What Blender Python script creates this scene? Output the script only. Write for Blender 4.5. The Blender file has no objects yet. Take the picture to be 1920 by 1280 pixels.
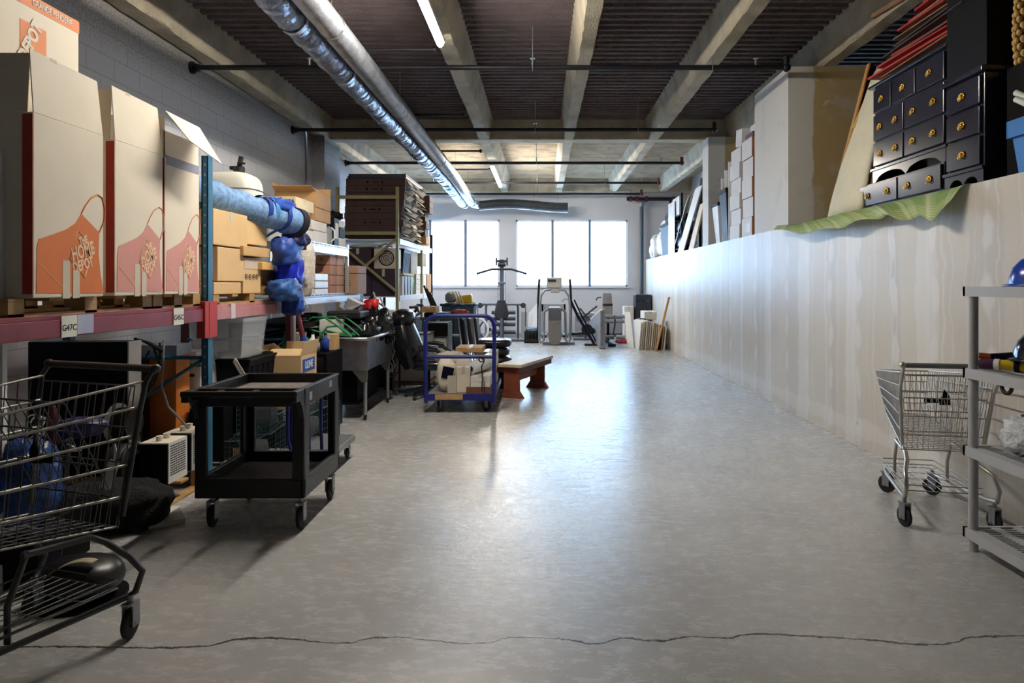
import bpy, math, random
from mathutils import Vector, Matrix
random.seed(7)
S = bpy.context.scene
C = S.collection
# ---------------------------------------------------------------- camera, sky, exposure
cam_d = bpy.data.cameras.new('camera'); cam = bpy.data.objects.new('camera', cam_d); C.objects.link(cam)
cam.location = (0, 0, 1.5); cam.rotation_euler = (math.radians(90), 0, 0)
cam_d.lens = 24; cam_d.sensor_width = 36; cam_d.shift_x = -55/1920; cam_d.shift_y = -108/1920
cam_d.clip_start = .05
S.camera = cam
S.view_settings.view_transform = 'Standard'; S.view_settings.look = 'None'
S.view_settings.gamma = 1; S.view_settings.exposure = 1.35; S.view_settings.use_curve_mapping = False
SKY = 5.2; TUBE = 95.0
w = bpy.data.worlds.new('sky'); S.world = w; w.use_nodes = True
wn = w.node_tree.nodes; wn['Background'].inputs[0].default_value = (.44, .69, 1.0, 1)
wn['Background'].inputs[1].default_value = SKY
# daylight portals in the two window openings of the far wall
for px0, px1 in ((-3.85, -1.18), (-.7275, 2.455)):
    ld = bpy.data.lights.new('window_portal', 'AREA'); ld.shape = 'RECTANGLE'
    ld.size = px1-px0; ld.size_y = 1.9; ld.cycles.is_portal = True
    lo = bpy.data.objects.new('window_portal', ld); C.objects.link(lo)
    lo.location = ((px0+px1)/2, 19.62, 2.37); lo.rotation_euler = (math.radians(-90), 0, 0)

# ---------------------------------------------------------------- pixel helpers (photo pixel + real depth -> place)
def W(px, py, Y): return Vector(((px-1015)*Y/1280, Y, 1.5-(py-532)*Y/1280))
def G(px, py):
    Y = 1920.0/(py-532); return Vector(((px-1015)*Y/1280, Y, 0))
def Yx(px, X): return 1280*X/(px-1015)
def Zx(px, py, X): return 1.5-(py-532)*Yx(px, X)/1280

# ---------------------------------------------------------------- materials
MC = {}
def lin(c):
    return tuple(((v/255)/12.92 if v/255 <= .04045 else ((v/255+.055)/1.055)**2.4) for v in c)
def pm(rgb, rough=.6, metal=0, var=.12, scale=6, bump=0, bscale=60, alpha=1, trans=0, coat=0):
    """procedural material: base colour with soft mottling and optional bump; rgb is sRGB 0-255"""
    key = (rgb, rough, metal, var, scale, bump, bscale, alpha, trans, coat)
    if key in MC: return MC[key]
    m = bpy.data.materials.new('m%d_%d_%d' % rgb); m.use_nodes = True
    n = m.node_tree.nodes; L = m.node_tree.links; b = n['Principled BSDF']
    c = lin(rgb)
    tc = n.new('ShaderNodeTexCoord'); no = n.new('ShaderNodeTexNoise'); no.inputs['Scale'].default_value = scale
    no.inputs['Detail'].default_value = 5
    L.new(tc.outputs['Object'], no.inputs['Vector'])
    r = n.new('ShaderNodeValToRGB'); e = r.color_ramp.elements
    e[0].position = .3; e[1].position = .7
    e[0].color = tuple(max(0, v*(1-var)) for v in c)+(1,); e[1].color = tuple(min(1, v*(1+var)) for v in c)+(1,)
    L.new(no.outputs['Fac'], r.inputs['Fac']); L.new(r.outputs['Color'], b.inputs['Base Color'])
    b.inputs['Roughness'].default_value = rough; b.inputs['Metallic'].default_value = metal
    b.inputs['Alpha'].default_value = alpha
    if trans: b.inputs['Transmission Weight'].default_value = trans; b.inputs['IOR'].default_value = 1.1
    if coat: b.inputs['Coat Weight'].default_value = coat; b.inputs['Coat Roughness'].default_value = .15
    if bump:
        n2 = n.new('ShaderNodeTexNoise'); n2.inputs['Scale'].default_value = bscale; n2.inputs['Detail'].default_value = 6
        L.new(tc.outputs['Object'], n2.inputs['Vector'])
        bp = n.new('ShaderNodeBump'); bp.inputs['Strength'].default_value = bump; bp.inputs['Distance'].default_value = .02
        L.new(n2.outputs['Fac'], bp.inputs['Height']); L.new(bp.outputs['Normal'], b.inputs['Normal'])
    MC[key] = m; return m
def emit(rgb, s):
    m = bpy.data.materials.new('lamp_glow'); m.use_nodes = True; n = m.node_tree.nodes
    n.remove(n['Principled BSDF']); e = n.new('ShaderNodeEmission')
    e.inputs[0].default_value = lin(rgb)+(1,); e.inputs[1].default_value = s
    m.node_tree.links.new(e.outputs[0], n['Material Output'].inputs[0]); return m

# ---------------------------------------------------------------- mesh builder
class MB:
    def __init__(s): s.v = []; s.f = []; s.sm = []
    def add(s, vs, fs, smooth=False):
        o = len(s.v); s.v += [Vector(p) for p in vs]; s.f += [[i+o for i in f] for f in fs]; s.sm += [smooth]*len(fs); return s
    def bx(s, x0, x1, y0, y1, z0, z1, rz=0, rx=0, ry=0):
        c = Vector(((x0+x1)/2, (y0+y1)/2, (z0+z1)/2)); h = Vector((abs(x1-x0)/2, abs(y1-y0)/2, abs(z1-z0)/2))
        R = Matrix.Rotation(rz, 3, 'Z') @ Matrix.Rotation(ry, 3, 'Y') @ Matrix.Rotation(rx, 3, 'X')
        vs = [c + R @ Vector((i*h.x, j*h.y, k*h.z)) for k in (-1, 1) for j in (-1, 1) for i in (-1, 1)]
        return s.add(vs, [(0,2,3,1),(4,5,7,6),(0,1,5,4),(2,6,7,3),(0,4,6,2),(1,3,7,5)])
    def hexa(s, b, t):   # 4 bottom points, 4 top points (ccw from above)
        return s.add(list(b)+list(t), [(3,2,1,0),(4,5,6,7),(0,1,5,4),(1,2,6,5),(2,3,7,6),(3,0,4,7)])
    def cyl(s, p0, p1, r0, r1=None, n=12, cap=True):
        if r1 is None: r1 = r0
        p0 = Vector(p0); p1 = Vector(p1); d = (p1-p0)
        q = d.to_track_quat('Z', 'Y').to_matrix()
        vs = []
        for p, r in ((p0, r0), (p1, r1)):
            for i in range(n):
                a = 2*math.pi*i/n; vs.append(p + q @ Vector((r*math.cos(a), r*math.sin(a), 0)))
        s.add(vs, [(i, (i+1) % n, n+(i+1) % n, n+i) for i in range(n)], True)
        if cap:
            s.add(vs[:n], [tuple(range(n-1, -1, -1))]); s.add(vs[n:], [tuple(range(n))])
        return s
    def tube(s, pts, r, n=8, closed=False):
        P = [Vector(p) for p in pts]; N = len(P); rings = []
        up = None
        for i, p in enumerate(P):
            a = P[(i-1) % N] if (i > 0 or closed) else p; b = P[(i+1) % N] if (i < N-1 or closed) else p
            d = (b-a)
            if d.length < 1e-9: d = Vector((0, 0, 1))
            d.normalize()
            if up is None: up = d.orthogonal().normalized()
            else:
                up = up - d*up.dot(d)
                up = up.normalized() if up.length > 1e-6 else d.orthogonal().normalized()
            w_ = d.cross(up); rr = r[i] if isinstance(r, (list, tuple)) else r
            rings.append([p + up*(rr*math.cos(2*math.pi*k/n)) + w_*(rr*math.sin(2*math.pi*k/n)) for k in range(n)])
        vs = [q for rg in rings for q in rg]; fs = []
        M = N if closed else N-1
        for i in range(M):
            for k in range(n):
                a = i*n+k; b = i*n+(k+1) % n; c = ((i+1) % N)*n+(k+1) % n; d = ((i+1) % N)*n+k
                fs.append((a, b, c, d))
        s.add(vs, fs, True)
        if not closed:
            s.add(rings[0], [tuple(range(n-1, -1, -1))]); s.add(rings[-1], [tuple(range(n))])
        return s
    def sph(s, c, rx, ry=None, rz=None, n=14, m=9, jit=0, R=None, pw=1):
        ry = rx if ry is None else ry; rz = rx if rz is None else rz; c = Vector(c)
        vs = []; 
        def q(t): return math.copysign(abs(t)**pw, t)
        for j in range(m+1):
            t = math.pi*j/m
            for i in range(n):
                a = 2*math.pi*i/n; k = 1+(random.uniform(-jit, jit) if 0 < j < m else 0)
                v = Vector((rx*q(math.sin(t))*q(math.cos(a))*k, ry*q(math.sin(t))*q(math.sin(a))*k, -rz*q(math.cos(t))*k))
                vs.append(c + (R @ v if R else v))
        fs = [(j*n+i, j*n+(i+1) % n, (j+1)*n+(i+1) % n, (j+1)*n+i) for j in range(m) for i in range(n)]
        return s.add(vs, fs, True)
    def lathe(s, prof, c=(0, 0, 0), n=20, sx=1, sy=1, axis='Z'):
        c = Vector(c); vs = []
        for r, z in prof:
            for i in range(n):
                a = 2*math.pi*i/n; p = Vector((r*math.cos(a)*sx, r*math.sin(a)*sy, z))
                if axis == 'Y': p = Vector((p.x, p.z, p.y))
                if axis == 'X': p = Vector((p.z, p.x, p.y))
                vs.append(c+p)
        k = len(prof)
        return s.add(vs, [(j*n+i, j*n+(i+1) % n, (j+1)*n+(i+1) % n, (j+1)*n+i) for j in range(k-1) for i in range(n)], True)
    def prism(s, poly, t, plane='YZ', at=0):
        """extrude a 2-D polygon; plane YZ -> along X from at to at+t; XZ -> along Y; XY -> along Z"""
        def mk(a, b, d):
            return {'YZ': (d, a, b), 'XZ': (a, d, b), 'XY': (a, b, d)}[plane]
        n = len(poly); vs = [mk(a, b, at) for a, b in poly]+[mk(a, b, at+t) for a, b in poly]
        return s.add(vs, [tuple(range(n-1, -1, -1)), tuple(range(n, 2*n))]+[(i, (i+1) % n, n+(i+1) % n, n+i) for i in range(n)])
    def torus(s, c, R, r, axis='X', n=24, k=8, a0=0, a1=2*math.pi):
        c = Vector(c); full = abs(a1-a0-2*math.pi) < 1e-6; pts = []
        for i in range(n if full else n+1):
            a = a0+(a1-a0)*i/n; u, v = R*math.cos(a), R*math.sin(a)
            pts.append(c+Vector({'X': (0, u, v), 'Y': (u, 0, v), 'Z': (u, v, 0)}[axis]))
        return s.tube(pts, r, k, full)
    def grid(s, fn, nu, nv, thick=0):
        vs = [Vector(fn(i/nu, j/nv)) for j in range(nv+1) for i in range(nu+1)]
        fs = [(j*(nu+1)+i, j*(nu+1)+i+1, (j+1)*(nu+1)+i+1, (j+1)*(nu+1)+i) for j in range(nv) for i in range(nu)]
        s.add(vs, fs, True)
        return s
    def xf(s, M):
        s.v = [M @ p for p in s.v]; return s
    def mesh(s, name):
        me = bpy.data.meshes.new(name); me.from_pydata([tuple(p) for p in s.v], [], s.f); me.update()
        for p, q in zip(me.polygons, s.sm): p.use_smooth = q
        return me

def obj(name, mb, mat, parent=None, world=False, bevel=0, solid=0, label=None):
    """link a mesh; if world, its vertices are world coordinates and get moved into the parent's frame"""
    if world and parent is not None:
        mb.xf(parent.matrix_basis.inverted())
    me = mb.mesh(name); me.materials.append(mat)
    o = bpy.data.objects.new(name, me); C.objects.link(o)
    if parent is not None: o.parent = parent
    if solid:
        md = o.modifiers.new('solid', 'SOLIDIFY'); md.thickness = solid; md.offset = 0
    if bevel:
        md = o.modifiers.new('bevel', 'BEVEL'); md.width = bevel; md.segments = 2; md.limit_method = 'ANGLE'; md.angle_limit = math.radians(40)
    if label: o['label'] = label
    return o
def thing(name, label, cat, loc=(0, 0, 0), rz=0, group=None, rx=0, ry=0):
    o = bpy.data.objects.new(name, None); C.objects.link(o); o.empty_display_size = .1
    o.rotation_euler = (rx, ry, rz); o.location = loc
    M = Matrix.Translation(Vector(loc)) @ (Matrix.Rotation(rz, 4, 'Z') @ Matrix.Rotation(ry, 4, 'Y') @ Matrix.Rotation(rx, 4, 'X'))
    o.matrix_basis = M
    return tag(o, label, cat, group)
def tag(o, label, cat, group=None, kind=None):
    o['label'] = label; o['category'] = cat
    if group: o['group'] = group
    if kind: o['kind'] = kind
    return o
def one(name, mb, mat, label, cat, group=None, loc=None, **k):
    """a thing that is one mesh; vertices in world coords, origin moved to its base"""
    lo = Vector((min(p.x for p in mb.v), min(p.y for p in mb.v), min(p.z for p in mb.v)))
    hi = Vector((max(p.x for p in mb.v), max(p.y for p in mb.v), max(p.z for p in mb.v)))
    c = Vector(((lo.x+hi.x)/2, (lo.y+hi.y)/2, lo.z))
    mb.xf(Matrix.Translation(-c)); o = obj(name, mb, mat, **k); o.location = c
    return tag(o, label, cat, group)
def struct(name, mb, mat, parent=None, **k):
    o = obj(name, mb, mat, parent, **k)
    if parent is None: o['kind'] = 'structure'
    return o
def dup(root, label, loc=None, rz=None, group=None):
    r = root.copy(); C.objects.link(r); r['label'] = label
    M = root.matrix_basis.copy()
    if group: r['group'] = group
    if loc is not None or rz is not None:
        l = Vector(loc) if loc is not None else M.translation
        z = rz if rz is not None else M.to_euler().z
        r.matrix_basis = Matrix.Translation(l) @ Matrix.Rotation(z, 4, 'Z')
    for ch in [o for o in C.objects if o.parent == root]:
        c = ch.copy(); C.objects.link(c); c.parent = r
        for g in [o for o in C.objects if o.parent == ch]:
            d = g.copy(); C.objects.link(d); d.parent = c
    return r
def text(body, size, M, mat, name='lettering', parent=None, bold=0, sx=1, depth=.0006):
    cu = bpy.data.curves.new('t', 'FONT'); cu.body = body; cu.size = size; cu.extrude = depth; cu.offset = bold
    cu.align_x = 'CENTER'; cu.align_y = 'CENTER'; cu.resolution_u = 3
    to = bpy.data.objects.new('t', cu); C.objects.link(to)
    dg = bpy.context.evaluated_depsgraph_get()
    me = bpy.data.meshes.new_from_object(to.evaluated_get(dg)); bpy.data.objects.remove(to)
    me.transform(M @ Matrix.Diagonal((sx, 1, 1, 1)))
    if parent is not None: me.transform(parent.matrix_basis.inverted())
    me.materials.clear(); me.materials.append(mat); me.name = name
    o = bpy.data.objects.new(name, me); C.objects.link(o)
    if parent is not None: o.parent = parent
    return o
def frameX(c, tilt=0, flip=1):
    """matrix putting text on a plane facing +X (flip=1) or -X (flip=-1) centred at c, rolled by tilt"""
    if flip == 1: R = Matrix(((0, 0, 1), (1, 0, 0), (0, 1, 0))).to_4x4()
    else: R = Matrix(((0, 0, -1), (-1, 0, 0), (0, 1, 0))).to_4x4()
    return Matrix.Translation(Vector(c)) @ R @ Matrix.Rotation(tilt, 4, 'Z')
def frameY(c, tilt=0):
    """text facing the camera side (-Y)"""
    return Matrix.Translation(Vector(c)) @ Matrix.Rotation(math.radians(90), 4, 'X') @ Matrix.Rotation(tilt, 4, 'Z')
R_ = math.radians
# ================================================================ the room
def nodes(m):
    m.use_nodes = True; return m.node_tree.nodes, m.node_tree.links, m.node_tree.nodes['Principled BSDF']
def mth(n, L, op, a, b=None, clamp=False):
    x = n.new('ShaderNodeMath'); x.operation = op; x.use_clamp = clamp
    for i, q in enumerate((a, b)):
        if q is None: continue
        if isinstance(q, (int, float)): x.inputs[i].default_value = q
        else: L.new(q, x.inputs[i])
    return x.outputs[0]
def noise(n, L, vec, scale, detail=5, rough=.55, dims='3D', w=None):
    t = n.new('ShaderNodeTexNoise'); t.noise_dimensions = dims; t.inputs['Scale'].default_value = scale
    t.inputs['Detail'].default_value = detail; t.inputs['Roughness'].default_value = rough
    if vec is not None and dims != '1D': L.new(vec, t.inputs['Vector'])
    if w is not None: L.new(w, t.inputs['W'])
    return t.outputs['Fac']
def ramp(n, L, fac, stops):
    r = n.new('ShaderNodeValToRGB'); e = r.color_ramp.elements
    while len(e) < len(stops): e.new(.5)
    for q, (p, c) in zip(e, stops):
        q.position = p; q.color = (lin(c) if len(c) == 3 else c[:3])+(1,)
    L.new(fac, r.inputs['Fac']); return r.outputs['Color']
def mix(n, L, fac, a, b):
    x = n.new('ShaderNodeMix'); x.data_type = 'RGBA'
    if isinstance(fac, (int, float)): x.inputs[0].default_value = fac
    else: L.new(fac, x.inputs[0])
    for i, q in ((6, a), (7, b)):
        if isinstance(q, tuple): x.inputs[i].default_value = lin(q)+(1,)
        else: L.new(q, x.inputs[i])
    return x.outputs[2]
def smooth(n, L, v, lo, hi, a=0, b=1):
    x = n.new('ShaderNodeMapRange'); x.interpolation_type = 'SMOOTHSTEP'
    L.new(v, x.inputs[0])
    for i, q in zip((1, 2, 3, 4), (lo, hi, a, b)): x.inputs[i].default_value = q
    return x.outputs[0]

# --- concrete floor with scuffs, grit, one long crack and two saw cuts
m_floor = bpy.data.materials.new('sealed_concrete'); n, L, b = nodes(m_floor)
tc = n.new('ShaderNodeTexCoord').outputs['Object']
sep = n.new('ShaderNodeSeparateXYZ'); L.new(tc, sep.inputs[0]); fx, fy = sep.outputs[0], sep.outputs[1]
col = ramp(n, L, noise(n, L, tc, 1.1, 8, .62), [(.3, (164, 163, 161)), (.7, (188, 188, 187))])
mp = n.new('ShaderNodeMapping'); L.new(tc, mp.inputs[0]); mp.inputs['Scale'].default_value = (5, 11, 1); mp.inputs['Rotation'].default_value = (0, 0, .5)
scr = noise(n, L, mp.outputs[0], 1.6, 10, .75)
col = mix(n, L, smooth(n, L, scr, .56, .74, 0, .10), col, (126, 120, 110))
spk = noise(n, L, tc, 9, 3, .6)
col = mix(n, L, smooth(n, L, spk, .72, .78, 0, .6), col, (96, 88, 80))
fc = n.new('ShaderNodeFloatCurve'); xin = mth(n, L, 'DIVIDE', mth(n, L, 'ADD', fx, 2.6), 5.2); L.new(xin, fc.inputs['Value'])
cp = fc.mapping.curves[0].points
crack = [(0, 1215), (150, 1212), (290, 1214), (380, 1211), (480, 1196), (560, 1199), (640, 1205), (720, 1194), (800, 1199), (900, 1206), (960, 1195), (1060, 1198), (1120, 1206), (1170, 1196), (1230, 1201), (1300, 1193), (1360, 1196), (1410, 1188), (1510, 1192), (1640, 1200), (1750, 1208), (1830, 1194), (1920, 1189)]
pts = []
for px, py in crack:
    g = G(px, py); pts.append(((g.x+2.6)/5.2, (g.y-2.7)/.4))
cp[0].location = (0, pts[0][1]); cp[1].location = (1, pts[-1][1])
for q in pts[1:-1]: cp.new(*q)
fc.mapping.update()
jag = mth(n, L, 'MULTIPLY', mth(n, L, 'SUBTRACT', noise(n, L, tc, 22, 4, .7), .5), .035)
cy = mth(n, L, 'ADD', mth(n, L, 'ADD', mth(n, L, 'MULTIPLY', fc.outputs[0], .4), 2.7), jag)
dist = mth(n, L, 'ABSOLUTE', mth(n, L, 'SUBTRACT', fy, cy))
wid = mth(n, L, 'MULTIPLY', noise(n, L, tc, 5, 3), .012)
cm = mth(n, L, 'LESS_THAN', dist, wid)
col = mix(n, L, mth(n, L, 'MULTIPLY', cm, .95), col, (48, 42, 38))
for yy in (14.6, 11.0):
    col = mix(n, L, mth(n, L, 'MULTIPLY', mth(n, L, 'LESS_THAN', mth(n, L, 'ABSOLUTE', mth(n, L, 'SUBTRACT', fy, yy)), .008), .45), col, (92, 92, 96))
L.new(col, b.inputs['Base Color'])
rg = mth(n, L, 'ADD', mth(n, L, 'MULTIPLY', mth(n, L, 'POWER', scr, 1.6), .55), mth(n, L, 'MULTIPLY', noise(n, L, tc, 3.3, 9, .68), .14))
L.new(rg, b.inputs['Roughness']); b.inputs['Specular IOR Level'].default_value = .85
bp = n.new('ShaderNodeBump'); bp.inputs['Strength'].default_value = .2; bp.inputs['Distance'].default_value = .012
L.new(mth(n, L, 'ADD', scr, mth(n, L, 'MULTIPLY', noise(n, L, tc, 1.7, 6), 1.2)), bp.inputs['Height']); L.new(bp.outputs['Normal'], b.inputs['Normal'])
struct('floor', MB().bx(-4.2, 6.5, -5, 19.8, -.15, 0), m_floor)

# --- painted block wall
m_block = bpy.data.materials.new('painted_block'); n, L, b = nodes(m_block)
tc = n.new('ShaderNodeTexCoord').outputs['Object']
sep = n.new('ShaderNodeSeparateXYZ'); L.new(tc, sep.inputs[0]); cmb = n.new('ShaderNodeCombineXYZ')
L.new(sep.outputs[1], cmb.inputs[0]); L.new(sep.outputs[2], cmb.inputs[1])
br = n.new('ShaderNodeTexBrick'); L.new(cmb.outputs[0], br.inputs['Vector'])
for k, v in (('Scale', 1), ('Mortar Size', .004), ('Mortar Smooth', .4), ('Brick Width', .4), ('Row Height', .2), ('Bias', 0)): br.inputs[k].default_value = v
br.inputs['Color1'].default_value = lin((232, 232, 236))+(1,); br.inputs['Color2'].default_value = lin((227, 227, 232))+(1,)
br.inputs['Mortar'].default_value = lin((186, 186, 192))+(1,)
ov = smooth(n, L, mth(n, L, 'ADD', sep.outputs[2], mth(n, L, 'MULTIPLY', noise(n, L, tc, 45, 3), .5)), 3.8, 4.35)
col = mix(n, L, mth(n, L, 'MULTIPLY', ov, .85), br.outputs['Color'], (78, 70, 58))    # spray overspray along the top of the wall
L.new(col, b.inputs['Base Color']); b.inputs['Roughness'].default_value = .55
bp = n.new('ShaderNodeBump'); bp.inputs['Strength'].default_value = .4; bp.inputs['Distance'].default_value = .01
L.new(mth(n, L, 'SUBTRACT', mth(n, L, 'MULTIPLY', noise(n, L, tc, 60, 4), .4), br.outputs['Fac']), bp.inputs['Height']); L.new(bp.outputs['Normal'], b.inputs['Normal'])
struct('wall_left', MB().bx(-4.2, -4.0, -5, 19.8, 0, 4.48), m_block)
struct('wall_left_pilaster', MB().bx(-4.0, -3.78, 11.9, 12.8, 0, 4.08), m_block)

# --- unpainted drywall with joint compound bands and dabs
m_dry = bpy.data.materials.new('taped_drywall'); n, L, b = nodes(m_dry)
tc = n.new('ShaderNodeTexCoord').outputs['Object']
sep = n.new('ShaderNodeSeparateXYZ'); L.new(tc, sep.inputs[0])
yy, zz = sep.outputs[1], sep.outputs[2]
wob = mth(n, L, 'MULTIPLY', mth(n, L, 'SUBTRACT', noise(n, L, tc, 2.2, 5), .5), .25)
yw = mth(n, L, 'ADD', yy, wob)
def tri(v, period, off):   # distance to nearest multiple
    t = mth(n, L, 'MODULO', mth(n, L, 'ADD', v, off+period*20), period)
    return mth(n, L, 'ABSOLUTE', mth(n, L, 'SUBTRACT', t, period/2))
base = ramp(n, L, noise(n, L, tc, .9, 5), [(.35, (196, 189, 178)), (.65, (206, 200, 190))])
band = smooth(n, L, tri(yw, 1.22, .30), .13, .17, 1, 0)
col = mix(n, L, mth(n, L, 'MULTIPLY', band, .5), base, (222, 221, 219))
grey = smooth(n, L, noise(n, L, None, 1.7, 2, .5, '1D', yw), .54, .57, 0, .5)
col = mix(n, L, grey, col, (186, 182, 176))
dy = mth(n, L, 'DIVIDE', tri(yw, .61, .1), .055); dz = mth(n, L, 'DIVIDE', tri(mth(n, L, 'ADD', zz, wob), .42, .05), .13)
dd = mth(n, L, 'SQRT', mth(n, L, 'ADD', mth(n, L, 'MULTIPLY', dy, dy), mth(n, L, 'MULTIPLY', dz, dz)))
col = mix(n, L, smooth(n, L, mth(n, L, 'ADD', dd, mth(n, L, 'MULTIPLY', noise(n, L, tc, 7, 4), .6)), 1.0, 1.6, .5, 0), col, (224, 223, 222))
drip = noise(n, L, None, 14, 3, .7, '1D', yw)
col = mix(n, L, smooth(n, L, drip, .55, .68, 0, .35), col, (224, 224, 224))
col = mix(n, L, smooth(n, L, mth(n, L, 'ABSOLUTE', mth(n, L, 'SUBTRACT', zz, mth(n, L, 'ADD', .16, wob))), .05, .09, .35, 0), col, (226, 225, 223))
nick = noise(n, L, tc, 11, 2)
col = mix(n, L, smooth(n, L, nick, .77, .79, 0, .7), col, (90, 80, 70))
L.new(col, b.inputs['Base Color']); b.inputs['Roughness'].default_value = .42; b.inputs['Specular IOR Level'].default_value = .35
bp = n.new('ShaderNodeBump'); bp.inputs['Strength'].default_value = .15; bp.inputs['Distance'].default_value = .01
L.new(noise(n, L, tc, 3, 6), bp.inputs['Height']); L.new(bp.outputs['Normal'], b.inputs['Normal'])
struct('wall_right', MB().bx(2.93, 3.05, -5, 19.4, 0, 2.03).bx(2.93, 6.5, -5, 19.4, 2.03, 2.18), m_dry)
# partition piers: grey-white compound, brown paper
m_pier = bpy.data.materials.new('partition_drywall'); n, L, b = nodes(m_pier)
tc = n.new('ShaderNodeTexCoord').outputs['Object']; sep = n.new('ShaderNodeSeparateXYZ'); L.new(tc, sep.inputs[0])
xw = mth(n, L, 'ADD', sep.outputs[0], mth(n, L, 'MULTIPLY', noise(n, L, tc, 3, 5), .12))
col = mix(n, L, smooth(n, L, xw, 3.27, 3.3), (205, 202, 196), (176, 154, 110))
blot = mth(n, L, 'MULTIPLY', smooth(n, L, noise(n, L, tc, 5, 4), .66, .68), smooth(n, L, sep.outputs[2], 3.1, 3.4))
col = mix(n, L, blot, col, (196, 184, 158)); col = mix(n, L, smooth(n, L, noise(n, L, tc, 2.4, 5), .55, .65, 0, .4), col, (188, 186, 182))
L.new(col, b.inputs['Base Color']); b.inputs['Roughness'].default_value = .6
struct('wall_right_pier', MB().bx(2.93, 4.5, 8.1, 9.38, 2.18, 4.08), m_pier)
m_white = pm((205, 205, 206), .6, 0, .04, 2)
struct('wall_right_pier_far', MB().bx(2.93, 4.3, 11.98, 12.4, 2.18, 4.08), m_pier)
struct('wall_right_upper_far', MB().bx(4.2, 4.35, 12.4, 19.4, 2.18, 4.48), m_white)
struct('wall_right_upper', MB().bx(6.3, 6.5, -5, 12.4, 2.18, 4.48), pm((30, 26, 24), .9, 0, .2, 3))  # shade of the deep recess put into the wall's near-black colour
struct('wall_front', MB().bx(-4.2, 6.5, -5.2, -5, 0, 4.48), pm((120, 118, 116), .8, 0, .1, 2))

# --- back wall with two window openings
m_back = pm((204, 206, 212), .55, 0, .04, 1.5)
wa, wb, wc, wd_, z0, z1 = -3.85, -1.18, -.7275, 2.455, 1.42, 3.32
bw = MB()
for x0, x1, a, c in ((-4.2, 6.5, 0, z0), (-4.2, 6.5, z1, 4.48), (-4.2, wa, z0, z1), (wb, wc, z0, z1), (wd_, 6.5, z0, z1)):
    bw.bx(x0, x1, 19.4, 19.6, a, c)
struct('wall_back', bw, m_back)
m_frame = pm((232, 236, 242), .4, 0, .02)
m_glass = bpy.data.materials.new('window_glass'); n, L, b = nodes(m_glass)
b.inputs['Roughness'].default_value = 0; b.inputs['IOR'].default_value = 1.02; b.inputs['Transmission Weight'].default_value = 1
tcx = n.new('ShaderNodeTexCoord').outputs['Object']
L.new(ramp(n, L, noise(n, L, tcx, .6, 2), [(0, (250, 252, 255)), (1, (255, 255, 255))]), b.inputs['Base Color'])
for k, (x0, x1, divs) in enumerate(((wa, wb, (-3.17, -2.16)), (wc, wd_, (.32, 1.38)))):
    f = thing('window_%d' % (k+1), 'x', 'x', (x0, 19.45, z0)); del f['label']; del f['category']; f['kind'] = 'structure'
    fr = MB().bx(x0, x0+.05, 19.45, 19.53, z0, z1).bx(x1-.05, x1, 19.45, 19.53, z0, z1).bx(x0, x1, 19.45, 19.53, z0, z0+.05).bx(x0, x1, 19.45, 19.53, z1-.05, z1)
    for d in divs: obj('mullion', MB().bx(d-.035, d+.035, 19.44, 19.54, z0, z1), pm((110, 122, 140), .5), f, True)
    obj('window_frame', fr, m_frame, f, True)
    obj('window_sill', MB().bx(x0-.02, x1+.02, 19.33, 19.45, z0-.03, z0), m_frame, f, True)
    xs = [x0]+list(divs)+[x1]
    for i in range(3): obj('pane', MB().bx(xs[i]+.02, xs[i+1]-.02, 19.485, 19.49, z0+.04, z1-.04), m_glass, f, True)

# --- corrugated deck and sprayed concrete stems

def lit_bay_spray(name, near, far, bs):
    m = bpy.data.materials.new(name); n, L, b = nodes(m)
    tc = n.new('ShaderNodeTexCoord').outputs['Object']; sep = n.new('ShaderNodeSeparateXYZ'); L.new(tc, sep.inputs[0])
    c = mix(n, L, smooth(n, L, sep.outputs[1], 12.15, 12.35), near, far)  # brightness of the far bay mixed into the base colour
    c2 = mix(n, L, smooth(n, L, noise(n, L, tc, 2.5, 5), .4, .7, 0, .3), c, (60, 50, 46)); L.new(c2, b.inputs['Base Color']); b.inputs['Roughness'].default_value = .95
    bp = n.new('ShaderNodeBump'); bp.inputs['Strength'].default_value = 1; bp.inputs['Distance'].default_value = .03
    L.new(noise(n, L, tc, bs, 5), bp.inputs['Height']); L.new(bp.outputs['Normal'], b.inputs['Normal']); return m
m_deck = lit_bay_spray('sprayed_deck', (108, 95, 96), (226, 210, 184), 60)      # far bay's window and lamp light painted in as a paler colour
m_spray = lit_bay_spray('sprayed_concrete', (182, 172, 150), (222, 212, 190), 50)  # stems carry the same far-bay light in their colour
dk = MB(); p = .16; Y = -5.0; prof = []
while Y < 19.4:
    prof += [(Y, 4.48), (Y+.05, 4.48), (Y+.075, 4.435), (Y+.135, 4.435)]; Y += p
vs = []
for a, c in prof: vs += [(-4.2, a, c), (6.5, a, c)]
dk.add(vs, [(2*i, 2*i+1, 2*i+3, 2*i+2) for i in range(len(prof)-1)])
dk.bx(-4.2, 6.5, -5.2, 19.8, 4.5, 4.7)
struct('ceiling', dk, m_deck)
def stem(x0, x1, k):
    mb = MB(); N = 160; t = .07; rows = []
    for i in range(N+1):
        y = -5+24.1*i/N; j = lambda: random.uniform(-.008, .008)
        rows.append([(x0-t, y, 4.47), (x0+j(), y, 4.10+j()), (x0+.015+j(), y, 4.08+j()), (x1-.015+j(), y, 4.08+j()), (x1+j(), y, 4.10+j()), (x1+t, y, 4.47)])
    vs = [q for r in rows for q in r]
    mb.add(vs, [(i*6+c, i*6+c+1, (i+1)*6+c+1, (i+1)*6+c) for i in range(N) for c in range(5)])
    struct('trim_%d' % k, mb, m_spray)
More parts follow.
